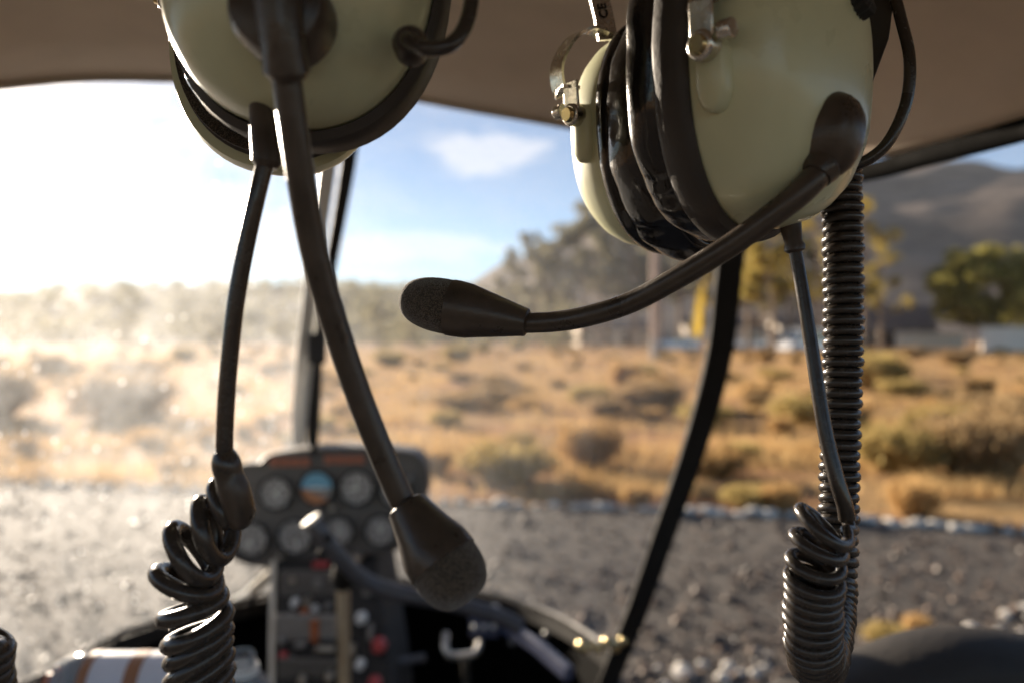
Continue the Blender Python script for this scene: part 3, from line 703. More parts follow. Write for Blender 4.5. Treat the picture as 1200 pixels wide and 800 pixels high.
# ================================================================== HELICOPTER CABIN
heli = empty('helicopter', (-.2, 1.0, 0)); tag(heli, 'dark helicopter cabin with taupe ceiling, curved dusty windscreen and mushroom shaped instrument panel', 'helicopter')
HO = Vector((-.2, 1.0, CAM_H)); HF = Vector((-.292, .956, 0)); HR = Vector((.956, .292, 0)); UP = Vector((0, 0, 1))
def H(l, f, z): return HO + HR * l + HF * f + UP * z          # cabin axes: lateral, forward, up from eye level
top_k = [P(*a) for a in ((-330, 175, .70), (-130, 118, .80), (0, 98, .88), (150, 89, .95), (412, 103, 1.04), (560, 127, 1.07), (690, 150, 1.07), (790, 174, 1.05), (880, 204, 1.0))]
bot_k = [P(*a) for a in ((-300, 930, .80), (-100, 862, .95), (40, 803, 1.1), (180, 734, 1.4), (425, 681, 1.9), (520, 689, 1.85), (600, 705, 1.75), (665, 731, 1.58), (722, 770, 1.35))]
pil_k = [P(*a) for a in ((880, 204, 1.0), (862, 262, 1.04), (853, 330, 1.08), (845, 400, 1.14), (829, 470, 1.2), (806, 545, 1.25), (778, 625, 1.29), (750, 705, 1.32), (722, 775, 1.35), (694, 850, 1.36))]
cen_k = [P(*a) for a in ((412, 103, 1.04), (407, 180, 1.2), (396, 250, 1.36), (384, 320, 1.5), (374, 390, 1.62), (367, 450, 1.72), (364, 515, 1.8), (380, 600, 1.88), (425, 681, 1.9))]
def curve_at(k, t):
    c = catmull(k, 16); f = t * (len(c) - 1); i = min(int(f), len(c) - 2); return Vector(c[i]).lerp(Vector(c[i + 1]), f - i)
NS, NT = 48, 28
def ws_point(s, t):
    a, b = curve_at(top_k, s), curve_at(bot_k, s); base = a.lerp(b, t)
    dC = curve_at(cen_k, t) - curve_at(top_k, .5).lerp(curve_at(bot_k, .5), t)
    dR = curve_at(pil_k[:9], t) - curve_at(top_k, 1).lerp(curve_at(bot_k, 1), t)
    dL = dR - HR * (2 * dR.dot(HR))
    if s >= .5: w = (s - .5) * 2; w = w ** 2; return base + dC * (1 - w) + dR * w
    w = ((.5 - s) * 2) ** 2; return base + dC * (1 - w) + dL * w
def pane(name, s0, s1, m):
    mb = MB(); vs = []; n = NS // 2
    for i in range(n + 1):
        for j in range(NT + 1): vs.append(ws_point(s0 + (s1 - s0) * i / n, j / NT))
    fs = [(i * (NT + 1) + j, (i + 1) * (NT + 1) + j, (i + 1) * (NT + 1) + j + 1, i * (NT + 1) + j + 1) for i in range(n) for j in range(NT)]
    mb.add(vs, fs); return mb.build(name, m, heli)
tag(pane('windscreen_pane', 0, .4995, M['glass_left']), 'sun bleached dusty pane left of the centre strut')
tag(pane('windscreen_pane', .5005, 1, M['glass_right']), 'clearer pane right of the centre strut')

# centre strut: dark bar, plus a white strip painting reflected light on its left side
cc = [curve_at(cen_k, t / 30) for t in range(31)]
MB().ribbon([p + Vector((.006, -.012, 0)) for p in cc], Vector((1, .3, 0)), .022, .012).build('centre_strut', M['trim'], heli)
MB().ribbon([p + Vector((-.024, -.016, 0)) for p in cc], Vector((1, .5, 0)), .026, .008).build('strut_sheen', M['white'], heli)
cl_ = MB()
c0 = P(371, 408, 1.60); cl_.box(c0, .036, .05, .06, HR, HF, UP); cl_.build('strut_clamp', M['black'], heli, smooth=False, bevel=.004)
tmb = MB().tube([P(374, 405, 1.59), P(372, 470, 1.585), P(368, 532, 1.585)], .0075, 10); tmb.build('compass_stalk', M['trim'], heli)
MB().ball(P(386, 366, 1.52), .021, .03, .028, 14, 9).build('compass', M['black'], heli)
MB().tube([P(352, 520, 1.62), P(352, 512, 1.62), P(356, 470, 1.64), P(362, 420, 1.63)], .010, 10).build('air_pipe', M['edge'], heli)

# lower rim of the windscreen and right door post
bb = [curve_at(bot_k, t / 40) for t in range(41)]
MB().ribbon([p + Vector((0, -.012, -.012)) for p in bb], Vector((.1, -.75, -.66)), .024, .012).build('windscreen_rim', M['trim'], heli)
MB().tube([p + Vector((0, .006, .006)) for p in bb], .006, 8).build('rim_seal', M['gasket'], heli)
pp = catmull(pil_k, 8)
MB().ribbon([Vector(p) for p in pp], Vector((1, -.25, 0)), [.036 - .001 * abs(i - 30) * .1 for i in range(len(pp))], .034).build('door_post', M['trim'], heli, bevel=.006)
# top rim along the ceiling edge, and the right door header
tt = [curve_at(top_k, t / 40) for t in range(41)]
MB().tube([p + Vector((0, .004, -.002)) for p in tt], .0045, 8).build('ceiling_edge', M['edge'], heli)
hdr = [P(868, 214, 1.0), P(930, 211, .93), P(1010, 200, .82), P(1100, 176, .72), P(1200, 148, .63), P(1320, 108, .54)]
for k in range(1, 6): hdr.append(hdr[5] - HF * .45 * k + Vector((0, 0, .002)))
hh = catmull(hdr, 6)
MB().tube([Vector(p) - Vector((0, 0, .003)) for p in hh], .0095, 12).build('door_header', M['tub'], heli)

# ceiling liner: sheet from the windscreen's top edge and the right header back over the camera
NA, NB = 56, 26; vs = []; fs = []
top_all = [curve_at(top_k, k / NA) for k in range(NA + 1)]
for k in range(NA + 1):
    f = top_all[k]; l = (f - HO).dot(HR); lb = -.66 + 1.148 * k / NA
    for j in range(NB + 1):
        t = j / NB; q = l + (lb - l) * min(1, t * 2.2); fw_ = (f - HO).dot(HF) * (1 - t) - 2.3 * t
        arch = .355 - .185 * (abs(lb + .09) / .57) ** 2.6
        z0 = f.z - CAM_H; z = z0 + (arch - z0) * (1 - (1 - t) ** 9)
        vs.append(H(q, fw_, z))
for k in range(NA):
    for j in range(NB): fs.append((k * (NB + 1) + j, (k + 1) * (NB + 1) + j, (k + 1) * (NB + 1) + j + 1, k * (NB + 1) + j + 1))
mb = MB(); mb.add(vs, fs); o = mb.build('ceiling_liner', M['liner'], heli)
so = o.modifiers.new('thick', 'SOLIDIFY'); so.thickness = .03; so.offset = 1
# nose tub under the windscreen: inner dark shell from rim to floor
rings = []
for t in range(41):
    p = bb[t]; l = (p - HO).dot(HR); f = (p - HO).dot(HF)
    row = []
    for j in range(9):
        q = j / 8; z = (p.z - CAM_H) * (1 - q) + (-1.02) * q
        row.append(H(l * (1 - .12 * q * (1 - (t / 40) ** 6)), f * (1 - .05 * q * (1 - (t / 40) ** 6)) + .04 * math.sin(math.pi * q), z))
    rings.append(row)
MB().loft(rings, closed=False, cap0=False, cap1=False).build('nose_tub', M['tub'], heli)
fl = MB(); fl.add([H(-.6, -2.3, -1.02), H(.6, -2.3, -1.02), H(.6, .25, -1.02), H(.3, .95, -1.02), H(-.3, .95, -1.02), H(-.6, .25, -1.02)], [(0, 1, 2, 3, 4, 5)])
fl.build('cabin_floor', M['carpet'], heli, smooth=False)

# padded sill at the lower right
sill_px = [(840, 890, .60), (900, 850, .60), (960, 818, .61), (1030, 789, .62), (1085, 768, .63), (1125, 758, .635), (1160, 755, .64), (1200, 758, .645), (1300, 772, .66), (1450, 810, .70)]
sp = catmull([P(*a) for a in sill_px], 6); rings = []
for p in sp:
    p = Vector(p); c = p + Vector((0, .03, -.020)); ring = []
    for k in range(9):
        an = math.pi * k / 8; ring.append(c + Vector((0, -math.cos(an) * .045, math.sin(an) * .020)))
    ring += [c + Vector((0, .05, -.5)), c + Vector((0, -.05, -.5))]
    rings.append(ring)
MB().loft(rings).build('door_sill', M['sill'], heli)

# ------------------------------------------------------------------ instrument panel
PD = 1.6
outline = [(262, 600), (264, 566), (270, 549), (283, 543), (303, 541), (312, 533), (330, 529), (368, 525), (417, 523), (462, 526), (487, 531), (499, 544), (502, 562), (500, 582), (488, 612), (476, 634), (462, 645), (436, 650), (400, 656), (360, 662), (320, 664), (292, 662), (272, 653), (263, 635)]
fr_ = [P(u, v, PD) for u, v in catmull(outline, 4)[:-1]]
def scl(ring, k, off):
    c = sum(ring, Vector()) / len(ring); return [c + (p - c) * k + Vector((0, off, 0)) for p in ring]
pan = MB().loft([scl(fr_, .965, .006), scl(fr_, .985, -.004), scl(fr_, 1, .0), scl(fr_, 1.0, .012), scl(fr_, .98, .10), scl(fr_, .8, .17)], cap0=True, cap1=True).build('instrument_panel', M['panel'], heli, angle=35)
def gauge(u, v, r_px, kind, seed, lab=None):
    rnd = random.Random(seed); c = P(u, v, PD - .004); r = r_px / FPX * PD; mb = MB(); n = Vector((0, -1, 0))
    mb.mi = 0; mb.tube([c + Vector((math.cos(a) * r, -.004, math.sin(a) * r)) for a in [2 * math.pi * k / 32 for k in range(33)]], .0028, 6, cap=False)
    mb.mi = 1; mb.disc(c, n, r, 32, .002)
    if kind == 'att':
        for mi, a0, a1 in ((3, 0, math.pi), (4, math.pi, 1.75 * math.pi)):
            mb.mi = mi; aa = [a0 + (a1 - a0) * k / 16 for k in range(17)]
            f = [c + Vector((math.cos(a) * r * .93, -.0035, math.sin(a) * r * .93)) for a in aa]; mb.add(f, [tuple(range(17))])
        mb.mi = 2; mb.box(c + Vector((0, -.005, 0)), r * 1.1, .001, .002)
        mb.add([c + Vector((-.5 * r, -.005, -.1 * r)), c + Vector((.0, -.005, .08 * r)), c + Vector((.5 * r, -.005, -.1 * r)), c + Vector((0, -.005, .0))], [(0, 1, 2, 3)])
    else:
        mb.mi = 2
        for k in range(24):
            a = math.pi * 2 * k / 24; ln = .16 if k % 3 == 0 else .09; d = Vector((math.cos(a), 0, math.sin(a))); sd = Vector((-math.sin(a), 0, math.cos(a)))
            p = c + d * r * (.93 - ln) + Vector((0, -.003, 0)); q = c + d * r * .93 + Vector((0, -.003, 0)); w = r * (.028 if k % 3 == 0 else .014)
            mb.add([p - sd * w, p + sd * w, q + sd * w, q - sd * w], [(0, 1, 2, 3)])
        for k in range(8):
            a = math.pi * 2 * k / 8 + .1; p = c + Vector((math.cos(a) * r * .62, -.003, math.sin(a) * r * .62)); mb.box(p, r * .09, .0008, r * .15)
        for L_, w in ((.8, .05), (.5, .08)):
            a = rnd.uniform(0, 6.28); d = Vector((math.cos(a), 0, math.sin(a))); sd = Vector((-math.sin(a), 0, math.cos(a))); b = c + Vector((0, -.005, 0))
            mb.add([b - sd * w * r - d * .15 * r, b + sd * w * r - d * .15 * r, b + sd * w * r * .6 + d * L_ * .8 * r, b + d * L_ * r, b - sd * w * r * .6 + d * L_ * .8 * r], [(0, 1, 2, 3, 4)])
    g_ = mb.build('gauge', [M['black'], M['dial'], M['dialmark'], M['sky_half'], M['earth_half']], None, origin=c)
    g_.parent = pan; g_.location = c - WORG[heli.name]
    if lab: g_['label'] = lab
# panel mesh origin equals the helicopter's origin, so its children use the same offset
gauge(323, 577, 19, 'n', 1); gauge(371.5, 571, 20, 'att', 2, 'blue and brown attitude dial'); gauge(418, 571, 20, 'n', 3); gauge(464, 575, 18, 'n', 4)
gauge(295, 631, 19.5, 'n', 5); gauge(346, 628, 20, 'n', 6); gauge(446, 621, 18, 'n', 7); gauge(397, 622, 17, 'n', 8)
def pbox(u, v, d, w, h, dep, m, name, parent=heli, bev=.0015, lab=None):
    c = P(u, v, d); mb = MB().box(c, w / FPX * d, dep, h / FPX * d); o = mb.build(name, m, None, smooth=False, bevel=bev, origin=c); o.parent = parent; o.location = c - WORG[parent.name]
    if lab: o['label'] = lab
    return o
M['annun'] = mat('annunciator_strip', (.62, .20, .10), .5, var=.3, vscale=120, c2=(.25, .09, .05))
for u in (322, 334, 346, 358): pbox(u, 541, PD - .006, 10, 9, .008, M['annun'], 'warning_tile', pan)
for u in (386, 398, 410, 422): pbox(u, 538, PD - .006, 10, 9, .008, M['annun'], 'warning_tile', pan)
def knob(u, v, d, r_px, m, name='knob', parent=heli, L=.018, lab=None):
    c = P(u, v, d); r = r_px / FPX * d; mb = MB().tube([c, c + Vector((0, -L * .7, 0)), c + Vector((0, -L, 0))], [r, r * .92, r * .7], 14)
    o = mb.build(name, m, None, origin=c); o.parent = parent; o.location = c - WORG[parent.name]
    if lab: o['label'] = lab
for u, v in ((391, 593), (330, 650), (275, 600), (480, 560), (372, 597), (420, 648)): knob(u, v, PD - .005, 4, M['alu'] if u in (391, 330) else M['dial'], 'panel_knob', pan)

# ------------------------------------------------------------------ centre console
con_rows = []
for (v, d, ul, ur) in ((655, 1.60, 322, 440), (690, 1.56, 321, 446), (740, 1.50, 320, 452), (800, 1.42, 320, 460), (900, 1.30, 318, 470)):
    con_rows.append((P(ul, v, d), P(ur, v, d)))
rings = []
for a, b in con_rows: rings.append([a, a.lerp(b, .5) + Vector((0, -.004, 0)), b, b + Vector((0, .22, 0)), a + Vector((0, .22, 0))])
con = MB().loft(rings).build('centre_console', M['black'], heli, smooth=False, bevel=.006)
def con_d(v): return 1.60 - (v - 655) / 245 * .30 if v > 655 else 1.6
MB().ribbon([a + Vector((0, -.006, 0)) for a, _ in con_rows], Vector((1, 0, 0)), .010, .006).build('console_edge', M['alu'], con) if False else None
e_ = MB().ribbon([a + Vector((0, -.008, 0)) for a, _ in con_rows], Vector((1, 0, 0)), .009, .006).build('console_edge', M['edge'], heli)
random.seed(91)
plates = [(365, 690, 74, 44), (362, 742, 78, 46), (365, 790, 80, 38)]
for u, v, w, h in plates: pbox(u, v, con_d(v) - .004, w, h, .008, M['panel'] if v != 742 else M['dial'], 'radio_face', heli, .003)
for (u, v, r, m, lab) in ((345, 676, 5, 'alu', None), (374, 681, 6, 'dial', None), (396, 676, 4, 'alu', None), (347, 704, 5, 'white', None), (362, 702, 5, 'alu', None), (385, 708, 4, 'dial', None),
    (332, 748, 4, 'dial', None), (342, 772, 4, 'dial', None), (357, 792, 6, 'alu', None), (388, 788, 6, 'alu', None), (424, 722, 7, 'white', None), (423, 776, 6, 'white', None), (440, 798, 8, 'red', 'red round knob'), (445, 754, 9, 'red', 'red round knob'), (333, 767, 5, 'red', None), (418, 652, 7, 'alu', None)):
    knob(u, v, con_d(v) - .008, r, M[m], 'console_knob', heli, .02, lab)
for (u, v, w, h, m, n) in ((357, 717, 9, 9, 'rust', 'console_switch'), (369, 738, 9, 26, 'rust', 'orange_lever'), (381, 760, 22, 6, 'alu', 'radio_slot'), (350, 730, 18, 4, 'alu', 'radio_slot'), (385, 729, 14, 4, 'alu', 'radio_slot'), (376, 661, 18, 6, 'red', 'warning_tile'),
    (352, 755, 12, 4, 'dial', 'console_switch'), (340, 722, 6, 10, 'dial', 'console_switch'), (369, 712, 8, 6, 'white', 'console_switch'), (430, 690, 9, 14, 'dial', 'console_switch'), (434, 740, 6, 18, 'dial', 'console_switch'), (414, 760, 5, 12, 'alu', 'console_switch')):
    pbox(u, v, con_d(v) - .012, w, h, .014, M[m], n, heli)
# struts holding the panel
MB().tube([P(322, 668, 1.60), P(292, 695, 1.66), P(262, 716, 1.7)], .011, 10).build('panel_strut', M['alu'], heli)
MB().tube([P(316, 664, 1.62), P(290, 686, 1.68), P(268, 700, 1.72)], .006, 10).build('panel_strut', M['black'], heli)
# pedals, footwell fittings
mb = MB().tube([Vector(p) for p in catmull([P(522, 742, 1.55), P(522, 760, 1.52), P(530, 768, 1.52), P(556, 765, 1.52), P(562, 752, 1.55)], 5)], .0075, 8); mb.tube([P(545, 767, 1.52), P(548, 820, 1.6)], .008, 8); mb.build('pedal', M['alu'], heli)
mb = MB().tube([P(452, 778, 1.5), P(497, 770, 1.55)], .009, 8); mb.build('pedal', M['grip'], heli)
sw = pbox(568, 727, 1.6, 34, 30, .05, M['blue'], 'switch_box', heli, .004)
for k in range(3): knob(556 + k * 11, 733, 1.572, 3, M['white'], 'switch_button', sw, .008)
knob(580, 713, 1.572, 5, M['alu'], 'switch_button', sw, .01)
MB().ribbon([P(592, 733, 1.55), P(630, 757, 1.45), P(668, 790, 1.35)], Vector((.3, 0, 1)), .026, .018).build('blue_brace', M['blue'], heli, smooth=False, bevel=.005)
mb = MB().tube([P(683, 757, 1.33), P(728, 752, 1.31)], .006, 8)
for u, v, r in ((683, 757, .012), (700, 759, .009), (712, 752, .010), (720, 756, .011), (730, 750, .008)): mb.ball(P(u, v, 1.32), r, seg=10, rings=7)
mb.build('door_latch', M['brass'], heli)
for u, v, d in ((600, 752, 1.7), (640, 742, 1.62), (500, 705, 1.85), (560, 712, 1.8)): knob(u, v, d, 4, M['dial'], 'rim_screw', heli, .008)

# ------------------------------------------------------------------ cyclic control stick with its cross bar
cyo = P(404, 990, 1.15); cyc = empty('control_stick', cyo)
MB().tube([P(404, 990, 1.18), P(403, 800, 1.2), P(402, 690, 1.2), P(402, 662, 1.2)], .0105, 14).build('stick_tube', M['warm'], cyc)
MB().tube([Vector(p) for p in catmull([P(366, 611, 1.08), P(383, 634, 1.085), P(405, 660, 1.1), P(432, 682, 1.12), (P(470, 695, 1.13)), P(530, 706, 1.14), P(585, 722, 1.15), P(610, 735, 1.15)], 6)], .0118, 16).build('cross_bar', M['grip'], cyc)
e0 = P(366, 611, 1.08); dd = (e0 - P(383, 634, 1.085)).normalized(); MB().tube([e0, e0 + dd * .005, e0 + dd * .0055], [.0142, .0142, .0125], 20).build('end_cap', M['edge'], cyc, angle=30)
MB().tube([P(402, 680, 1.2), P(402, 672, 1.18), P(404, 660, 1.1)], [.017, .018, .014], 12).build('pivot', M['trim'], cyc)
for u, v in ((384, 630), (377, 650 - 2)): MB().ball(P(u, v, 1.05), .006, seg=10, rings=7).build('grip_button', M['trim'], cyc)
tag(cyc, 'helicopter control stick with curved cross bar and silver end cap in front of the console', 'control stick')

# ------------------------------------------------------------------ water bottles on the seat at lower left
def lathe(c, axis, prof, seg=24):
    axis = axis.normalized(); u = axis.orthogonal().normalized(); w = axis.cross(u); return [[c + axis * z + (u * math.cos(2 * math.pi * k / seg) + w * math.sin(2 * math.pi * k / seg)) * r for k in range(seg)] for z, r in prof]
M['label'] = mat('bottle_label', (.62, .61, .66), .45, var=.05, vscale=20)
M['brown'] = mat('brown_print', (.30, .13, .06), .45, var=.1, vscale=20)
def lathe_obj(name, m, c, axis, prof, parent, cap=True): return MB().loft(lathe(c, axis, prof), cap0=cap, cap1=cap).build(name, m, parent)
ax = (P(205, 800, .78) - P(70, 800, .78)).normalized(); c = P(66, 803, .78); bt = empty('water_bottle', c)
lathe_obj('bottle_body', M['clear'], c, ax, [(0, .012), (.004, .024), (.02, .031), (.03, .032), (.13, .032), (.15, .026), (.165, .013), (.178, .012)], bt)
lathe_obj('bottle_label', M['label'], c, ax, [(.035, .0326), (.122, .0326)], bt, False)
lathe_obj('label_stripe', M['brown'], c, ax, [(.078, .0330), (.092, .0330)], bt, False); lathe_obj('label_stripe', M['brown'], c, ax, [(.034, .0331), (.044, .0331)], bt, False)
lathe_obj('bottle_cap', M['rust'], c, ax, [(-.008, .0125), (.0, .0128), (.006, .0128)], bt)
tag(bt, 'clear plastic bottle with pale brown striped label lying on its side at the lower left', 'bottle')
c = P(288, 950, .80); up_ = (P(284, 772, .78) - c).normalized(); L_ = (P(284, 763, .78) - c).length
b2 = empty('water_bottle', c)
lathe_obj('bottle_body', M['clear'], c, up_, [(0, .028), (.01, .032), (L_ - .06, .032), (L_ - .035, .026), (L_ - .018, .0135), (L_ - .002, .0125), (L_, .011), (L_ - .004, .0095), (L_ - .02, .009)], b2)
lathe_obj('neck_ring', M['white'], c, up_, [(L_ - .02, .0155), (L_ - .017, .0158), (L_ - .014, .0155)], b2)
tag(b2, 'open clear bottle standing with its neck beside the dark coiled cord', 'bottle')
# seat under the bottles
st = MB(); rings = []
for k in range(13):
    x = -.75 + .62 * k / 12; z = CAM_H - .352 - .05 * (abs(k - 6) / 6) ** 3
    rings.append([Vector((x, .62, z - .12)), Vector((x, .62, z - .015)), Vector((x, .66, z)), Vector((x, .76, z + .002)), Vector((x, .80, z - .004)), Vector((x, .82, z - .02)), Vector((x, .82, z - .12))])
st.loft(rings).build('seat', M['sill'], heli, sub=1)

# ================================================================== HEADSETS
def cup_frame(A, upv):
    A = A.normalized(); U = (upv - A * upv.dot(A)).normalized(); W = U.cross(A).normalized(); return A, U, W
def oval(c, A, U, W, a, b, off, n=56, ex=2.3, wob=None):
    out = []
    for k in range(n):
        t = 2 * math.pi * k / n; ct, st_ = math.cos(t), math.sin(t)
        x = a * math.copysign(abs(ct) ** (2 / ex), ct); y = b * math.copysign(abs(st_) ** (2 / ex), st_)
        y += .0 
        f = 1 + (wob(t) if wob else 0)
        out.append(c + A * off + W * x * f + U * y * f)
    return out
def make_cup(root, C, A, upv, a=.0405, b=.052, seal_seed=0, boss=True, gasket_t=.010, dk=.82, cs=1.0, gm='gasket', gs=1.0, ct=1.0):
    """C: centre of the gasket plane; A: outward axis. returns frame"""
    A, U, W = cup_frame(A, upv)
    pr_ = [(1.0, 0.0), (1.01, .006), (1.0, .012), (.97, .020), (.915, .027), (.83, .0335), (.70, .039), (.52, .043), (.30, .0455), (.10, .0465)]
    cup = MB().loft([oval(C, A, U, W, a * k, b * k, z * dk) for k, z in pr_], cap0=True, cap1=True).build('ear_cup', M['dome'], root, angle=80)
    gk = MB().loft([oval(C, A, U, W, a * k * gs, b * k * gs, z) for k, z in ((1.02, .003), (1.075, .0015), (1.085, -.001), (1.085, -gasket_t), (1.05, -gasket_t - .002), (.9, -gasket_t - .002))], cap0=False, cap1=False).build('gasket', M[gm], root, angle=50)
    # leather cushion: swollen ring with creases
    rings = []; rnd = random.Random(seal_seed); ph = [rnd.uniform(0, 6.28) for _ in range(6)]
    nsec = 20
    for j in range(nsec):
        s = 2 * math.pi * j / nsec; rr = cs * (1.01 + .10 * math.cos(s)); off = -gasket_t - .0115 * ct - .0108 * ct * math.sin(s)
        def wob(t, s=s):
            w = .010 * math.sin(5 * t + ph[0] + s) + .008 * math.sin(9 * t + ph[1] - s) + .005 * math.sin(17 * t + ph[2] + 2 * s)
            for q in range(3): 
                dd_ = math.atan2(math.sin(t - ph[3 + q]), math.cos(t - ph[3 + q])); w -= .028 * math.exp(-(dd_ / .06) ** 2) * max(0, math.cos(s))
            return w
        rings.append(oval(C, A, U, W, a * rr * (1 - .0), b * rr, off, 160, wob=wob))
    # ring closed across the section
    mb = MB(); n = 160; vs = [v for r_ in rings for v in r_]; fs = []
    for j in range(nsec):
        j2 = (j + 1) % nsec
        for k in range(n): fs.append((j * n + k, j * n + (k + 1) % n, j2 * n + (k + 1) % n, j2 * n + k))
    mb.add(vs, fs); mb.build('ear_cushion', M['leather'], root, angle=180)
    MB().loft([oval(C, A, U, W, a * .93, b * .93, -gasket_t - .003), oval(C, A, U, W, a * .93, b * .93, -gasket_t - .005)]).build('cup_liner', M['foam'], root)
    return cup, A, U, W
def boss_and_clip(root, cup, C, A, U, W, side, a, b, up_off=.012, arm_to=None):
    """raised pivot boss on the side of the cup with a metal clip and its screw"""
    S = W * side; p = C + S * a * 1.0 + U * up_off + A * .012
    bo = MB(); rings = []
    for k, off in ((1, -.004), (1, .0022), (.8, .0036)):
        ring = []
        for j in range(20):
            t = 2 * math.pi * j / 20; ring.append(p + S * off + A * .0055 * k * math.cos(t) + U * (.0125 * k * math.copysign(abs(math.sin(t)) ** .7, math.sin(t)) - .004))
        rings.append(ring)
    bo.loft(rings).build('pivot_boss', M['dome'], root, angle=60)
    q = p + S * .0055 + U * .0035
    cl = MB(); cl.tube([q - S * .003, q + S * .0022, q + S * .003], [.0048, .0048, .004], 16)
    cl.tube([q + A * .006 - U * -.003, q + A * .0105 + U * .003], .0032, 12)
    cl.box(q + U * .008 + S * .0006, .0085, .0014, .012, A, S, U); cl.build('clip', M['chrome'], root, bevel=.0004)
    MB().tube([q + S * .003, q + S * .0046], [.0034, .0028], 12).build('clip_screw', M['brass'], root)
    return q + U * .012
def knurled(mb, c, ax_, r, h, n=24):
    ax_ = ax_.normalized(); u = ax_.orthogonal().normalized(); w = ax_.cross(u)
    ring = lambda z, k: [c + ax_ * z + (u * math.cos(math.pi * j / n) + w * math.sin(math.pi * j / n)) * r * k * (1 if j % 2 else .92) for j in range(2 * n)]
    mb.loft([ring(0, 1), ring(h * .85, .98), ring(h, .85)])
def mic(root, p_neck, p_tip, r_neck, r_max, sx=1.0):
    ax_ = (p_tip - p_neck).normalized(); L = (p_tip - p_neck).length
    MB().loft(lathe(p_neck, ax_, [(-.0006, r_neck * .82), (0, r_neck), (L * .04, r_neck * 1.06), (L * .30, r_max * .80), (L * .46, r_max * .97), (L * .55, r_max), (L * .60, r_max * 1.0), (L * .605, r_max * .93)], 36)).build('mic_housing', M['rubber'], root, angle=30)
    pf = [(L * .56, r_max * .9), (L * .60, r_max * .97)] + [(L * (.60 + .40 * math.sin(t * math.pi / 2 / 10)), r_max * (.97 + .04 * math.sin(t / 10 * 3.14)) * math.cos(t * math.pi / 2 / 10) ** .62) for t in range(1, 10)] + [(L, r_max * .05)]
    MB().loft(lathe(p_neck, ax_, pf, 36)).build('mic_foam', M['foam'], root, angle=180)

# ---------------- right headset
hs = empty('headset', P(860, 60, .33)); tag(hs, 'sharp right hand headset hanging with both pale green cups, black cushions and horizontal boom microphone', 'headset', 'aviation headsets hanging from the ceiling')
A1 = Vector((.68, -.73, -.03)); C1 = P(878, 92, .288); a1, b1 = .0415, .0545
cup1, A, U, W = make_cup(hs, C1, A1, Vector((-.16, 0, 1)), a1, b1, 3, gasket_t=.0085, cs=.94, ct=.72)
N1 = (A, U, W)
A2 = Vector((-.62, .78, .02)); C2 = P(782, 162, .358)
cup2, Af, Uf, Wf = make_cup(hs, C2, A2, Vector((-.14, 0, 1)), .0400, .0485, 9, gasket_t=.003, gm='leather', cs=1.03, ct=1.15)
# which side of each cup faces left in view
sideL = 1 if (W.x < 0) else -1; sideF = 1 if (Wf.x < 0) else -1
q1 = boss_and_clip(hs, cup1, C1, A, U, W, sideL, a1, b1, -.001); q1b = boss_and_clip(hs, cup1, C1, A, U, W, -sideL, a1, b1, .006)
q2 = boss_and_clip(hs, cup2, C2, Af, Uf, Wf, sideF, .0400, .0485, .006); q2b = boss_and_clip(hs, cup2, C2, Af, Uf, Wf, -sideF, .0400, .0485, .006)
# yokes of the headband: flat spring steel arcs over each cup
def yoke(qa, qb, top, A_, name='yoke'):
    mid1 = qa.lerp(top, .55) + (qa - qb).normalized() * .007; mid2 = qb.lerp(top, .55) + (qb - qa).normalized() * .007
    pts = catmull([qa, mid1, top, mid2, qb], 8); MB().ribbon(pts, A_, .0058, .0013).build(name, M['chrome'], hs if name == 'yoke' else None)
T2 = P(712, 42, .352); T1 = C1 + U * .074 + A * .004
MB().ribbon(catmull([q2, P(657, 108, .349), P(653, 78, .349), P(668, 48, .350), P(690, 36, .351), T2], 8), Af, [.0078] * 41, .0014).build('yoke', M['chrome'], hs)
MB().ribbon(catmull([q2b, q2b.lerp(T2, .5) - Wf * sideF * .008, T2.lerp(q2b, .2) + UP * .003, T2], 8), Af, .0070, .0014).build('yoke', M['chrome'], hs)
MB().ribbon(catmull([q1, q1.lerp(T1, .45) + W * sideL * .004, T1.lerp(q1, .2) + UP * .002, T1], 8), A, .0105, .0014).build('yoke', M['chrome'], hs)
MB().ribbon(catmull([P(1012, 108, .318), P(1018, 70, .316), P(1025, 20, .312), P(1026, -40, .306), T1], 8), Vector((.75, -.5, 0)), [.003 + .009 * min(1, i / 12) for i in range(33)], .0012).build('yoke', M['gasket'], hs)
MB().tube([P(1008, 112, .318), P(1014, 104, .318)], .0032, 12).build('clip', M['chrome'], hs)
apex = (C1 + C2) / 2 + Vector((0, 0, .155))
band = [Vector(p) for p in catmull([T2 + UP * -.002, P(707.5, 22, .3515), P(703, 2, .351), P(698.5, -18, .3505), P(695, -60, .349), T2.lerp(apex, .55) + (C2 - C1) * .14 + UP * .012, apex, T1.lerp(apex, .55) + (C1 - C2) * .14 + UP * .012, T1 + Vector((.002, -.004, .022)), T1], 8)]
MB().ribbon(band, Vector((.94, .3, 0)), .0092, .0018).build('headband', M['chrome'], hs)
MB().ribbon([p - UP * .002 for p in band[34:-11]], W, .034, .014).build('headband_pad', M['leather'], hs, bevel=.003)
for T_, D_ in ((T2, Vector((-.007, .0, .016))), (T1, Vector((.002, -.004, .022)))):
    MB().ribbon([T_ + D_ * 2.1, T_ + D_ * 2.6], W, .0165, .005).build('band_slider', M['rubber'], hs, bevel=.0008)
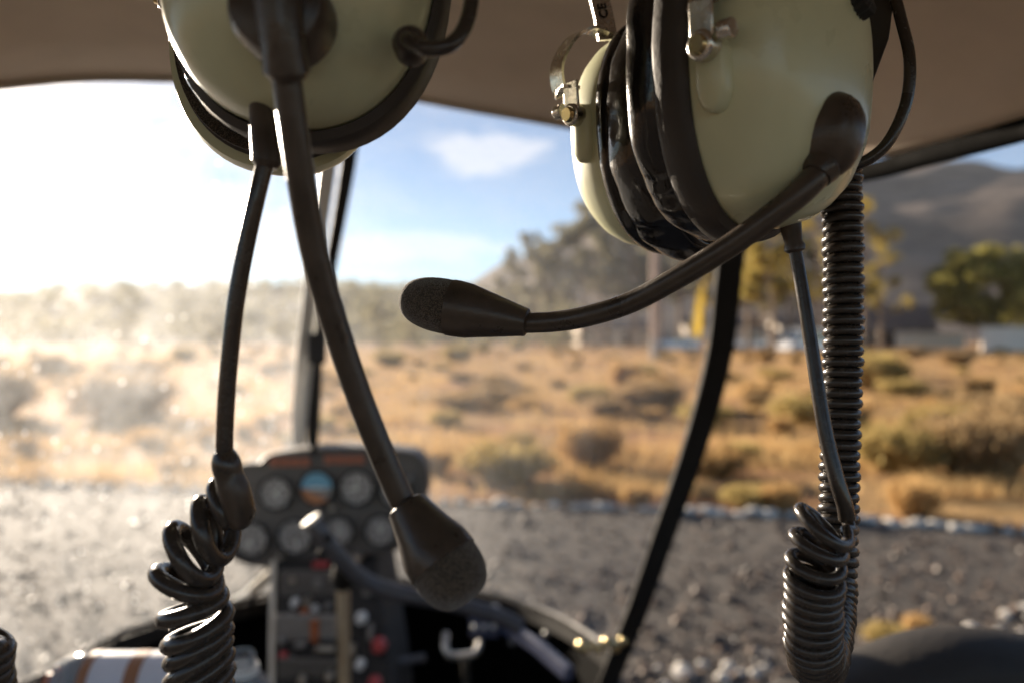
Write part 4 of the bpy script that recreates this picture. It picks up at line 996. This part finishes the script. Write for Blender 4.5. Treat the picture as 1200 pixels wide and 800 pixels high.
# CE mark stamped on the strap
fc = bpy.data.curves.new('mark', 'FONT'); fc.body = 'CE'; fc.size = .0056; fc.extrude = .0003; fc.align_x = 'CENTER'; fc.align_y = 'CENTER'
tmp = bpy.data.objects.new('tmp', fc); col.objects.link(tmp); bpy.context.view_layer.update()
me = bpy.data.meshes.new_from_object(tmp.evaluated_get(bpy.context.evaluated_depsgraph_get())); bpy.data.objects.remove(tmp)
me.materials.clear(); me.materials.append(M['black']); ce = bpy.data.objects.new('strap_mark', me); col.objects.link(ce); ce.parent = hs
bt_ = (band[14] - band[8]).normalized(); bn = Vector((0, -1, 0)); nrm = bt_.cross(Vector((.94, .3, 0))).normalized(); nrm = nrm if nrm.y < 0 else -nrm
Yx = bt_.cross(nrm) * -1; Xa = bt_; Ya = nrm.cross(Xa)
mw = Matrix((Xa, Ya, nrm)).transposed().to_4x4(); mw.translation = band[11] + nrm * .0013 - WORG[hs.name]; ce.matrix_local = mw
# mic pivot cover: teardrop on the dome
pc = P(974, 160, .2585); ax_ = (A + Vector((.22, -.10, -.10))).normalized()
Uv = (P(962, 205, .262) - P(980, 120, .262)).normalized(); Uv = (Uv - ax_ * Uv.dot(ax_)).normalized(); Wv = Uv.cross(ax_)
rings = []
for k, off in ((1.0, -.006), (1.0, -.001), (.97, .002), (.89, .0048), (.75, .0072), (.55, .0088), (.3, .0097), (.08, .0100)):
    rings.append([pc + ax_ * off + Wv * (.0096 * k * math.cos(t)) * (1 - .22 * math.sin(t)) + Uv * (.0145 * k * math.sin(t)) for t in [2 * math.pi * j / 40 for j in range(40)]])
MB().loft(rings).build('mic_pivot', M['rubber'], hs, angle=85)
bpts = catmull([P(966, 168, .262), P(963, 196, .257), P(940, 224, .256), P(905, 252, .259), P(860, 285, .265), P(800, 322, .276), P(740, 354, .290), (P(690, 370, .300)), P(650, 377, .309), P(606, 379, .317)], 8)
MB().tube(bpts, [.0047 - .0007 * min(1, i / 30) for i in range(len(bpts))], 16).build('mic_boom', M['rubber'], hs, angle=60)
c_ = Vector(bpts[9]); MB().tube([Vector(bpts[5]), Vector(bpts[9]), Vector(bpts[11])], [.0062, .0062, .0050], 18).build('boom_collar', M['rubber'], hs, angle=30)
mic(hs, P(617, 378, .315), P(471, 349, .326), .0056, .0114)
# volume knob on top of the near cup
kb = MB(); knurled(kb, P(986, 3, .268), (A + Vector((.2, 0, .5))), .0095, .008); kb.build('volume_knob', M['black'], hs, angle=30)
# crossover cable looping out at the right
MB().tube(catmull([P(1030, -120, .33), P(1040, -40, .31), P(1055, 20, .305), P(1066, 70, .30), P(1062, 120, .30), P(1042, 165, .30), P(1018, 187, .302), P(998, 193, .304), P(975, 190, .306)], 8), .0022, 12).build('crossover_cable', M['cord'], hs)
# strain relief, straight cable, and coiled cord
MB().tube([P(920, 225, .292), P(922, 243, .290), P(930, 284, .288), P(931, 288, .288), P(931.5, 293, .288), P(932, 296, .288)], [.0050, .0048, .0031, .0037, .0037, .0026], 18).build('strain_relief', M['rubber'], hs, angle=30)
sc_ = catmull([P(931, 290, .288), P(941, 345, .286), P(953, 420, .283), P(966, 500, .279), P(980, 560, .276), P(990, 592, .2755), P(992.5, 608, .2765)], 8)
MB().tube(sc_, [.0023 + .0006 * i / len(sc_) for i in range(len(sc_))], 14).build('straight_cable', M['cord'], hs)
coil_path = [P(986, 150, .345), P(986, 200, .343), P(988, 300, .340), P(988, 400, .338), P(985, 500, .336), P(983, 590, .333), P(981, 660, .328), P(977, 720, .318), P(966, 768, .300), P(957, 772, .283), P(953, 745, .273), P(953, 700, .270), P(957, 650, .268), P(963, 622, .268), P(969, 606, .268)]
cp = coil_points(coil_path, [(0, 0), (.62, 44), (.80, 63), (.93, 75), (1, 78.2)], [(0, .0066), (.45, .0062), (.62, .0062), (.72, .0068), (.80, .0078), (.93, .0080), (1, .0088)], n_per=20, lean=[(0, .08), (.6, .1), (.72, .25), (.85, -.05), (.93, -.3), (1, -.6)])
cp = cp + [Vector(p) for p in catmull([cp[-1], cp[-1].lerp(Vector(sc_[-1]), .6) + Vector((.001, -.001, -.002)), Vector(sc_[-1])], 5)[1:]]
MB().tube(cp, .00218, 10).build('coiled_cord', M['cord'], hs, angle=180)

# ---------------- left headset, close to the camera and out of focus
h2 = empty('headset', P(355, -20, .28)); tag(h2, 'blurred left hand headset seen face on, boom microphone hanging down before the instrument panel', 'headset', 'aviation headsets hanging from the ceiling')
Al = Vector((-.06, -.985, .02)); Cl = P(360, -34, .262); al, bl_ = .0428, .0530
cupl, A, U, W = make_cup(h2, Cl, Al, Vector((.10, 0, 1)), al, bl_, 14, gasket_t=.012, cs=.83)
Ar = Vector((-.2, .96, -.05)); Cr = P(331, 44, .312)
cupr, Ar_, Ur_, Wr_ = make_cup(h2, Cr, Ar, Vector((.05, 0, 1)), .0415, .0525, 15, gasket_t=.003, cs=.78, gs=.86)
qa = []
for (Cx, Ax, Ux, Wx, aa) in ((Cl, A, U, W, al), (Cr, Ar_, Ur_, Wr_, .0405)):
    pair = [boss_and_clip(h2, cupl, Cx, Ax, Ux, Wx, s, aa, bl_, .012) for s in (1, -1)]; top = Cx + Ux * .078 + Ax * .012
    m1 = pair[0].lerp(top, .55) + (pair[0] - pair[1]).normalized() * .007; m2 = pair[1].lerp(top, .55) + (pair[1] - pair[0]).normalized() * .007
    MB().ribbon(catmull([pair[0], m1, top, m2, pair[1]], 8), Ax, .0058, .0013).build('yoke', M['chrome'], h2); qa.append(top)
apx = (Cl + Cr) / 2 + Vector((0, 0, .15))
bnd = [Vector(p) for p in catmull([qa[1], qa[1].lerp(apx, .5) + (Cr - Cl) * .25 + UP * .014, apx, qa[0].lerp(apx, .5) + (Cl - Cr) * .25 + UP * .014, qa[0]], 8)]
MB().ribbon(bnd, W, .0125, .0016).build('headband', M['chrome'], h2); MB().ribbon([p - UP * .002 for p in bnd[7:-7]], W, .034, .014).build('headband_pad', M['leather'], h2, bevel=.003)
pd = P(325, 8, .213); MB().tube([pd + Vector((0, .012, 0)), pd + Vector((0, 0, 0)), pd + Vector((0, -.003, 0)), pd + Vector((0, -.0045, 0))], [.0135, .0135, .0120, .008], 32).build('mic_pivot', M['rubber'], h2, angle=40)
MB().tube([P(322, -40, .205), P(328, 20, .206), P(333, 62, .208), P(336, 84, .210), P(337, 92, .211)], [.0062, .0060, .0056, .0062, .0048], 20).build('boom_collar', M['rubber'], h2, angle=30)
MB().tube(catmull([P(333, 60, .210), P(337, 100, .212), P(346, 165, .216), P(356, 230, .221), P(367, 290, .226), P(383, 350, .231), P(402, 410, .236), P(423, 470, .240), P(446, 528, .243), P(467, 577, .2455), P(481, 605, .247)], 8), .0040, 18).build('mic_boom', M['rubber'], h2, angle=60)
mic(h2, P(476, 592, .246), P(550, 704, .236), .0062, .0113)
MB().tube([P(306, 104, .248), P(306, 112, .247), P(309, 150, .246), P(313, 184, .245), P(313, 190, .245), P(312, 197, .245)], [.0030, .0037, .0042, .0047, .0047, .0032], 18).build('strain_relief', M['rubber'], h2, angle=30)
MB().tube(catmull([P(311, 190, .245), P(300, 235, .245), P(288, 290, .246), P(277, 350, .247), P(270, 410, .248), P(265, 470, .249), P(263, 530, .250), P(266, 566, .252)], 8), .0027, 14).build('straight_cable', M['cord'], h2)
MB().tube(catmull([P(262, 528, .250), P(268, 555, .251), P(276, 580, .252), P(281, 602, .254), P(276, 612, .256)], 5), [.0030, .0036, .0042, .0046, .0046, .0044, .0046, .0048, .0050, .0050, .0050, .0050, .0049, .0049, .0048, .0045, .0042, .0040, .0036, .0032, .002][:21], 16).build('cable_boot', M['rubber'], h2, angle=60)
MB().tube(catmull([P(500, 60, .232), P(486, 54, .228), P(478, 47, .225), P(500, 57, .221), P(525, 54, .221), P(543, 35, .224), P(552, 5, .228), P(556, -40, .234)], 8), .0022, 12).build('crossover_cable', M['cord'], h2)
gq = P(480, 50, .232); MB().tube([gq + Vector((0, .006, 0)), gq, gq + Vector((0, -.003, 0))], [.0052, .0052, .0036], 18).build('cable_grommet', M['rubber'], h2, angle=30)
cl_path = [P(272, 592, .262), P(258, 612, .262), P(238, 632, .262), P(222, 660, .263), P(222, 695, .264), P(231, 730, .265), P(233, 780, .266), P(235, 850, .267), P(236, 980, .268)]
MB().tube(coil_points(cl_path, [(0, 0), (.40, 5.0), (1, 18.5)], [(0, .0075), (.2, .0098), (.42, .0090), (1, .0084)], n_per=22, phase=1.0, lean=[(0, .8), (.25, .6), (.38, -.2), (.5, -.6), (1, -.6)]), .0029, 12).build('coiled_cord', M['cord'], h2, angle=180)
MB().tube(catmull([P(276, 612, .256), P(290, 600, .258), P(283, 584, .262), P(272, 592, .262 + .007)], 6), .0027, 12).build('cord_end', M['cord'], h2)

# third cord, only its edge is in view at the far left
h3 = MB(); c3 = coil_points([P(-30, 745, .262), P(-29, 770, .262), P(-28, 820, .263), P(-26, 900, .264)], [(0, 0), (1, 14)], [(0, .0088), (1, .0092)], n_per=20, lean=.4)
h3.tube(c3, .0027, 12); h3.tube(catmull([c3[0], c3[0] + Vector((-.010, .003, .004)), P(-75, 680, .27), P(-90, 300, .30), P(-120, -60, .33)], 8), .0026, 12); o = h3.build('coiled_cord', M['cord'], angle=180); tag(o, 'dark coiled cord of which only a few turns show at the lower left edge', 'cord')

# hooks on the ceiling that carry the headsets
for src, lb in ((apex, 'metal ceiling hook above the sharp headset'), (apx, 'metal ceiling hook above the blurred headset')):
    c = src + UP * -.001; hk = MB(); zc = CAM_H + .352
    hk.tube(catmull([c + Vector((.010, 0, .012)), c + Vector((.006, 0, -.006 + .0)), c + Vector((-.004, 0, -.010)), c + Vector((-.012, 0, .004)), c + Vector((-.008, 0, .03)), Vector((c.x, c.y, max(c.z + .04, zc)))], 6), .0022, 10)
    tag(hk.build('ceiling_hook', M['chrome']), lb, 'hook')

# thin air haze over the valley
HZ = MB(); HZ.box((0, 560, 118), 2560, 1480, 242)
hz = HZ.build('haze', bpy.data.materials.new('air'), smooth=False); tag(hz, 'thin bright haze filling the valley air', 'haze', kind='stuff')
hm = hz.data.materials[0]; hm.use_nodes = True; hm.node_tree.nodes.clear()
ho = hm.node_tree.nodes.new('ShaderNodeOutputMaterial'); pv = hm.node_tree.nodes.new('ShaderNodeVolumePrincipled')
pv.inputs['Color'].default_value = (.86, .88, .9, 1); pv.inputs['Density'].default_value = .00010; pv.inputs['Anisotropy'].default_value = .1
hm.node_tree.links.new(pv.outputs[0], ho.inputs['Volume'])
